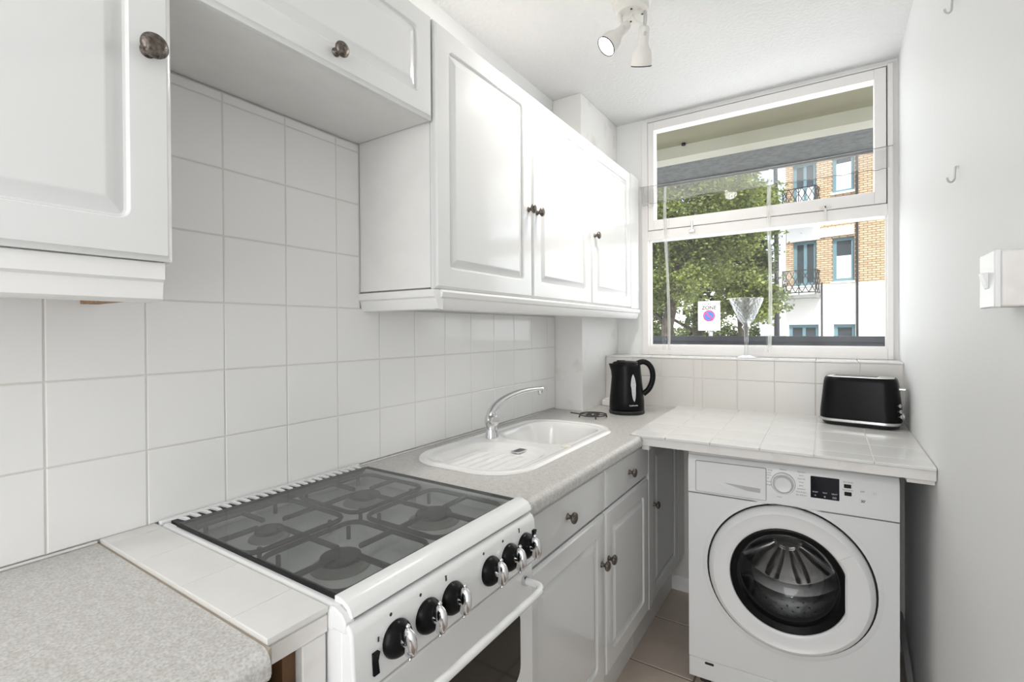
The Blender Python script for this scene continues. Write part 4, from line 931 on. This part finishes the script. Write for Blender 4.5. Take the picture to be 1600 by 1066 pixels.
def balcony(z):
    bs = build('balcony_slab', fb([((-1.75, -0.55, z-0.12), (-0.68, 0.0, z))]), SOFF_G, ab, smooth=None)
    m = MB(); s0, s1, yo, zt = -1.73, -0.70, -0.52, z+0.85
    def B(p, q, r=0.014): m.tube([FM @ Vector(p), FM @ Vector(q)], r, 5)
    for a, c_ in (((s0, yo, zt), (s1, yo, zt)), ((s0, yo, z+0.08), (s1, yo, z+0.08)), ((s0, 0, zt), (s0, yo, zt)), ((s1, 0, zt), (s1, yo, zt)), ((s0, 0, z+0.08), (s0, yo, z+0.08)), ((s1, 0, z+0.08), (s1, yo, z+0.08))): B(a, c_, 0.018)
    for s in (s0, s0+0.52, s1): B((s, yo, z), (s, yo, zt), 0.016)
    n = 5; dx = (s1-s0)/n; hh = (zt-z-0.08)/2
    for i in range(n):
        for k in range(2):
            za = z+0.08+hh*k
            B((s0+dx*i, yo, za), (s0+dx*(i+1), yo, za+hh)); B((s0+dx*(i+1), yo, za), (s0+dx*i, yo, za+hh))
    for k in range(2):
        za = z+0.08+hh*k
        for s in (s0, s1):
            for y0_, y1_ in ((yo, yo/2), (yo/2, 0)): B((s, y0_, za), (s, y1_, za+hh)); B((s, y1_, za), (s, y0_, za+hh))
    build('balcony_railing', m, IRON, bs, smooth=None)
balcony(2.48); balcony(5.36)
build('drainpipe', MB().tube([FM @ Vector((0.40, -0.06, z)) for z in (-0.3, 2, 4, 8, 12)], 0.035, 8), IRON, ab)
build('drainpipe', MB().tube([FM @ Vector((-0.62, -0.06, z)) for z in (1.0, 2, 2.9)], 0.025, 8), IRON, ab)
# second block further left/behind, mostly hidden by the trees
tb_ = thing('terrace_block', 'pale distant block glimpsed behind the trees', 'building', (-9, 38, -0.35))
build('wall', box((-22, 38, -0.35), (-3.4, 42, 7.5)), RENDER, tb_)
for k in range(5): build('window', box((-20.6+k*3.4, 37.93, 4.4), (-19.5+k*3.4, 38.05, 6.0)), OVGL, tb_, smooth=None)

# parking sign
sg = thing('parking_sign', 'white parking zone sign with a blue and red roundel on a grey post', 'sign', (-0.39, 8.03, -0.35))
SM = frame((-0.392, 8.0, 1.502), (0.999, -0.02, 0), (0, 0, 1), (-0.02, -0.999, 0))
build('post', MB().cyl((-0.375, 8.04, -0.35), (-0.375, 8.04, 1.70), 0.030, 12), mat('galvanised_post', (0.42, 0.43, 0.44), 0.5), sg)
pl_ = build('plate', MB().prism(rrect(0.325, 0.455, 0.012, 3, -0.1625, -0.2275), -0.004, 0.0, 'z', SM), RENDER, sg)
build('red_ring', MB().lathe([(0.088, 0.0002), (0.088, 0.0014), (0.0001, 0.0014)], SM @ Matrix.Translation((0, 0.0, 0)), 32), mat('sign_red', (0.75, 0.05, 0.10), 0.5), pl_)
build('blue_disc', MB().lathe([(0.070, 0.0014), (0.070, 0.0024), (0.0001, 0.0024)], SM, 32), mat('sign_blue', (0.06, 0.16, 0.70), 0.5), pl_)
build('red_bar', MB().box((-0.075, -0.010, 0.0024), (0.075, 0.010, 0.0034), SM @ Matrix.Rotation(math.radians(-45), 4, 'Z')), MATS['sign_red'], pl_)
text('CONTROLLED', 0.052, SM @ Matrix.Translation((0, 0.180, 0.002)), sg, material=PRINTB)
text('ZONE', 0.078, SM @ Matrix.Translation((0, 0.122, 0.002)), sg, material=PRINTB, bold=True)

# street lamp column at the building corner
sc_ = MB().tube([(0.03, 14.5, -0.35), (0.03, 14.5, 3.0), (0.0, 14.5, 6.5)], [0.07, 0.055, 0.045], 8)
tag(build('lamp_column', sc_, IRON), 'dark lamp column rising beside the brick building', 'post')

# trees
def tree(loc, hgt, lean, clusters, nleaf, ls, lm, label, r0=0.16, group=None):
    t = thing('street_tree', label, 'tree', loc)
    p0 = Vector(loc); top = p0+Vector((lean[0], lean[1], hgt))
    tr = [p0+(top-p0)*(i/8)+Vector((0.07*math.sin(i*1.7), 0.05*math.cos(i*1.1), 0)) for i in range(9)]
    build('trunk', MB().tube(tr, [r0*(1-0.75*i/8) for i in range(9)], 9), BARK, t, smooth=70)
    br = MB()
    for c_ in clusters:
        cc = Vector(c_[:3]); k = min(range(2, 9), key=lambda q: abs(tr[q].z-(cc.z-c_[3]*0.9)))
        a = tr[k]; mid = (a+cc)/2+Vector((0, 0, 0.1)); br.tube([a, mid, cc], [r0*0.35, r0*0.22, r0*0.08], 5)
    build('branches', br, BARK, t, smooth=70)
    m = MB(); tot = sum(c_[3]**2 for c_ in clusters); rnd = random.Random(int(abs(loc[0]*100)+loc[1]*10))
    for c_ in clusters:
        n = int(nleaf*c_[3]**2/tot); cc = Vector(c_[:3]); R = c_[3]
        # sub-clumps give broken, sprigged outlines
        clumps = []
        for _ in range(max(6, int(34*R*R))):
            d = Vector((rnd.gauss(0, 1), rnd.gauss(0, 1), rnd.gauss(0, 1))).normalized(); clumps.append(cc+d*R*rnd.uniform(0.45, 1.0)*Vector((1, 1, 0.8)).length/1.62)
        for i in range(n):
            q = clumps[rnd.randrange(len(clumps))]; s = R*0.17+0.06
            p = q+Vector((rnd.gauss(0, s), rnd.gauss(0, s), rnd.gauss(0, s*0.7)))
            a = Vector((rnd.gauss(0, 1), rnd.gauss(0, 1), rnd.gauss(0, 0.5))).normalized(); b2 = a.cross(Vector((rnd.gauss(0, 1), rnd.gauss(0, 1), rnd.gauss(0, 1)))).normalized()
            l = ls*rnd.uniform(0.7, 1.3); wv = l*0.32
            m.v += [tuple(p-a*l*0.5), tuple(p+b2*wv), tuple(p+a*l*0.5), tuple(p-b2*wv)]
            k = len(m.v)-4; m.f.append((k, k+1, k+2, k+3))
    me = bpy.data.meshes.new('foliage'); me.transform; me.from_pydata([tuple(Vector(v)-p0) for v in m.v], [], m.f); me.materials.append(lm)
    o = bpy.data.objects.new('foliage', me); COL.objects.link(o); o.parent = t; o['kind'] = 'stuff'
    return t
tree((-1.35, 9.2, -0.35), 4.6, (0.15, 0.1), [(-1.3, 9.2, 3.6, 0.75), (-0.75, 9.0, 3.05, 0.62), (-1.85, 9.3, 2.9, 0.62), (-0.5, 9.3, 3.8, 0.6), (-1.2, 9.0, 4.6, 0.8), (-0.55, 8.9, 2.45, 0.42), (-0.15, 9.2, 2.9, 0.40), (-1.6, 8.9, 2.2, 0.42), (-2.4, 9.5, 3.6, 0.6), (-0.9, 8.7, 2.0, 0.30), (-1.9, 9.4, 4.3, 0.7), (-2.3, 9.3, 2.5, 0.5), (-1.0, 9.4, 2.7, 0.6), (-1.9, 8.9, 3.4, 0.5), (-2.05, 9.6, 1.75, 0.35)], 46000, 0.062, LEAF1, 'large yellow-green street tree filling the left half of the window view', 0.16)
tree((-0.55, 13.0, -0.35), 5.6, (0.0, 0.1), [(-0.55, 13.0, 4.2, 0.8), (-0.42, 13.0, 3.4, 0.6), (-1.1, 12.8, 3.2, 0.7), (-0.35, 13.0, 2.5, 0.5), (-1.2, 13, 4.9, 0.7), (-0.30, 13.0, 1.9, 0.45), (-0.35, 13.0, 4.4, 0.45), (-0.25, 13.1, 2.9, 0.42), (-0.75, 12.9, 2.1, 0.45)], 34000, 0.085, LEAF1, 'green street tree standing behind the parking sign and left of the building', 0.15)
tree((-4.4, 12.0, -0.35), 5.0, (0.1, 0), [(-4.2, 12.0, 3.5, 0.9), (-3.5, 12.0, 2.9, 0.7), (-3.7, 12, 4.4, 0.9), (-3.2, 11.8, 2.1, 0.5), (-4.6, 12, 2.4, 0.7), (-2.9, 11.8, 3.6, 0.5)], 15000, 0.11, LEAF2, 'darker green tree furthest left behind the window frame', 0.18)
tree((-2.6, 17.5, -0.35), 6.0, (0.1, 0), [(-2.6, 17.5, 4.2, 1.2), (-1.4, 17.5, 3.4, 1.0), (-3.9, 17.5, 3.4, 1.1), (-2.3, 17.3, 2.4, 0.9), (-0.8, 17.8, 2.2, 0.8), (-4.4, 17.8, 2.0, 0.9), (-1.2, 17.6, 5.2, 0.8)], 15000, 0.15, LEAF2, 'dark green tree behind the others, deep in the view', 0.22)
def hedge(loc, n, w_, d_, h_, label):
    t = thing('hedge', label, 'hedge', loc); rnd = random.Random(5); vs = []; fs = []
    for i in range(n):
        p = Vector((rnd.uniform(-w_, w_), rnd.uniform(-d_, d_), h_*rnd.random()**0.6*(0.85+0.15*math.sin(i)))); p.z *= 1-0.25*abs(math.sin(p.x*2.1))
        a = Vector((rnd.gauss(0, 1), rnd.gauss(0, 1), rnd.gauss(0, .6))).normalized(); b2 = a.cross(Vector((rnd.gauss(0, 1), rnd.gauss(0, 1), rnd.gauss(0, 1)))).normalized(); l = 0.13*rnd.uniform(.7, 1.3)
        k = len(vs); vs += [tuple(p-a*l*.5), tuple(p+b2*l*.35), tuple(p+a*l*.5), tuple(p-b2*l*.35)]; fs.append((k, k+1, k+2, k+3))
    me = bpy.data.meshes.new('foliage'); me.from_pydata(vs, [], fs); me.materials.append(LEAF2)
    o = bpy.data.objects.new('foliage', me); COL.objects.link(o); o.parent = t; o['kind'] = 'stuff'
hedge((-4.3, 24.0, -0.35), 10000, 2.9, 0.5, 2.3, 'dark hedge low behind the street trees')
# parked car, a pale shape low between the trunks
pc = thing('parked_car', 'pale parked car glimpsed under the trees across the street', 'car', (-1.7, 15.2, -0.35))
def carprof(w0, w1):
    return MB().prism([(-3.4, 0.0), (-3.5, 0.35), (-3.3, 0.52), (-2.7, 0.62), (-2.3, 1.02), (-0.9, 1.05), (-0.35, 0.68), (0.3, 0.58), (0.45, 0.3), (0.4, 0.0)], w0, w1)
build('body', carprof(15.0, 16.5), RENDER, pc, bevel=0.06, seg=3)
build('side_window', MB().prism([(-2.55, 0.66), (-2.22, 0.97), (-0.95, 0.99), (-0.5, 0.68)], 14.985, 15.0), OVGL, pc)
for x in (-2.75, -0.30): build('wheel', MB().lathe([(0.30, 0), (0.32, 0.03), (0.32, 0.17), (0.30, 0.2)], frame((x, 14.97, -0.03), (1, 0, 0), (0, 0, 1), (0, 1, 0)), 20), RUBBER, pc)
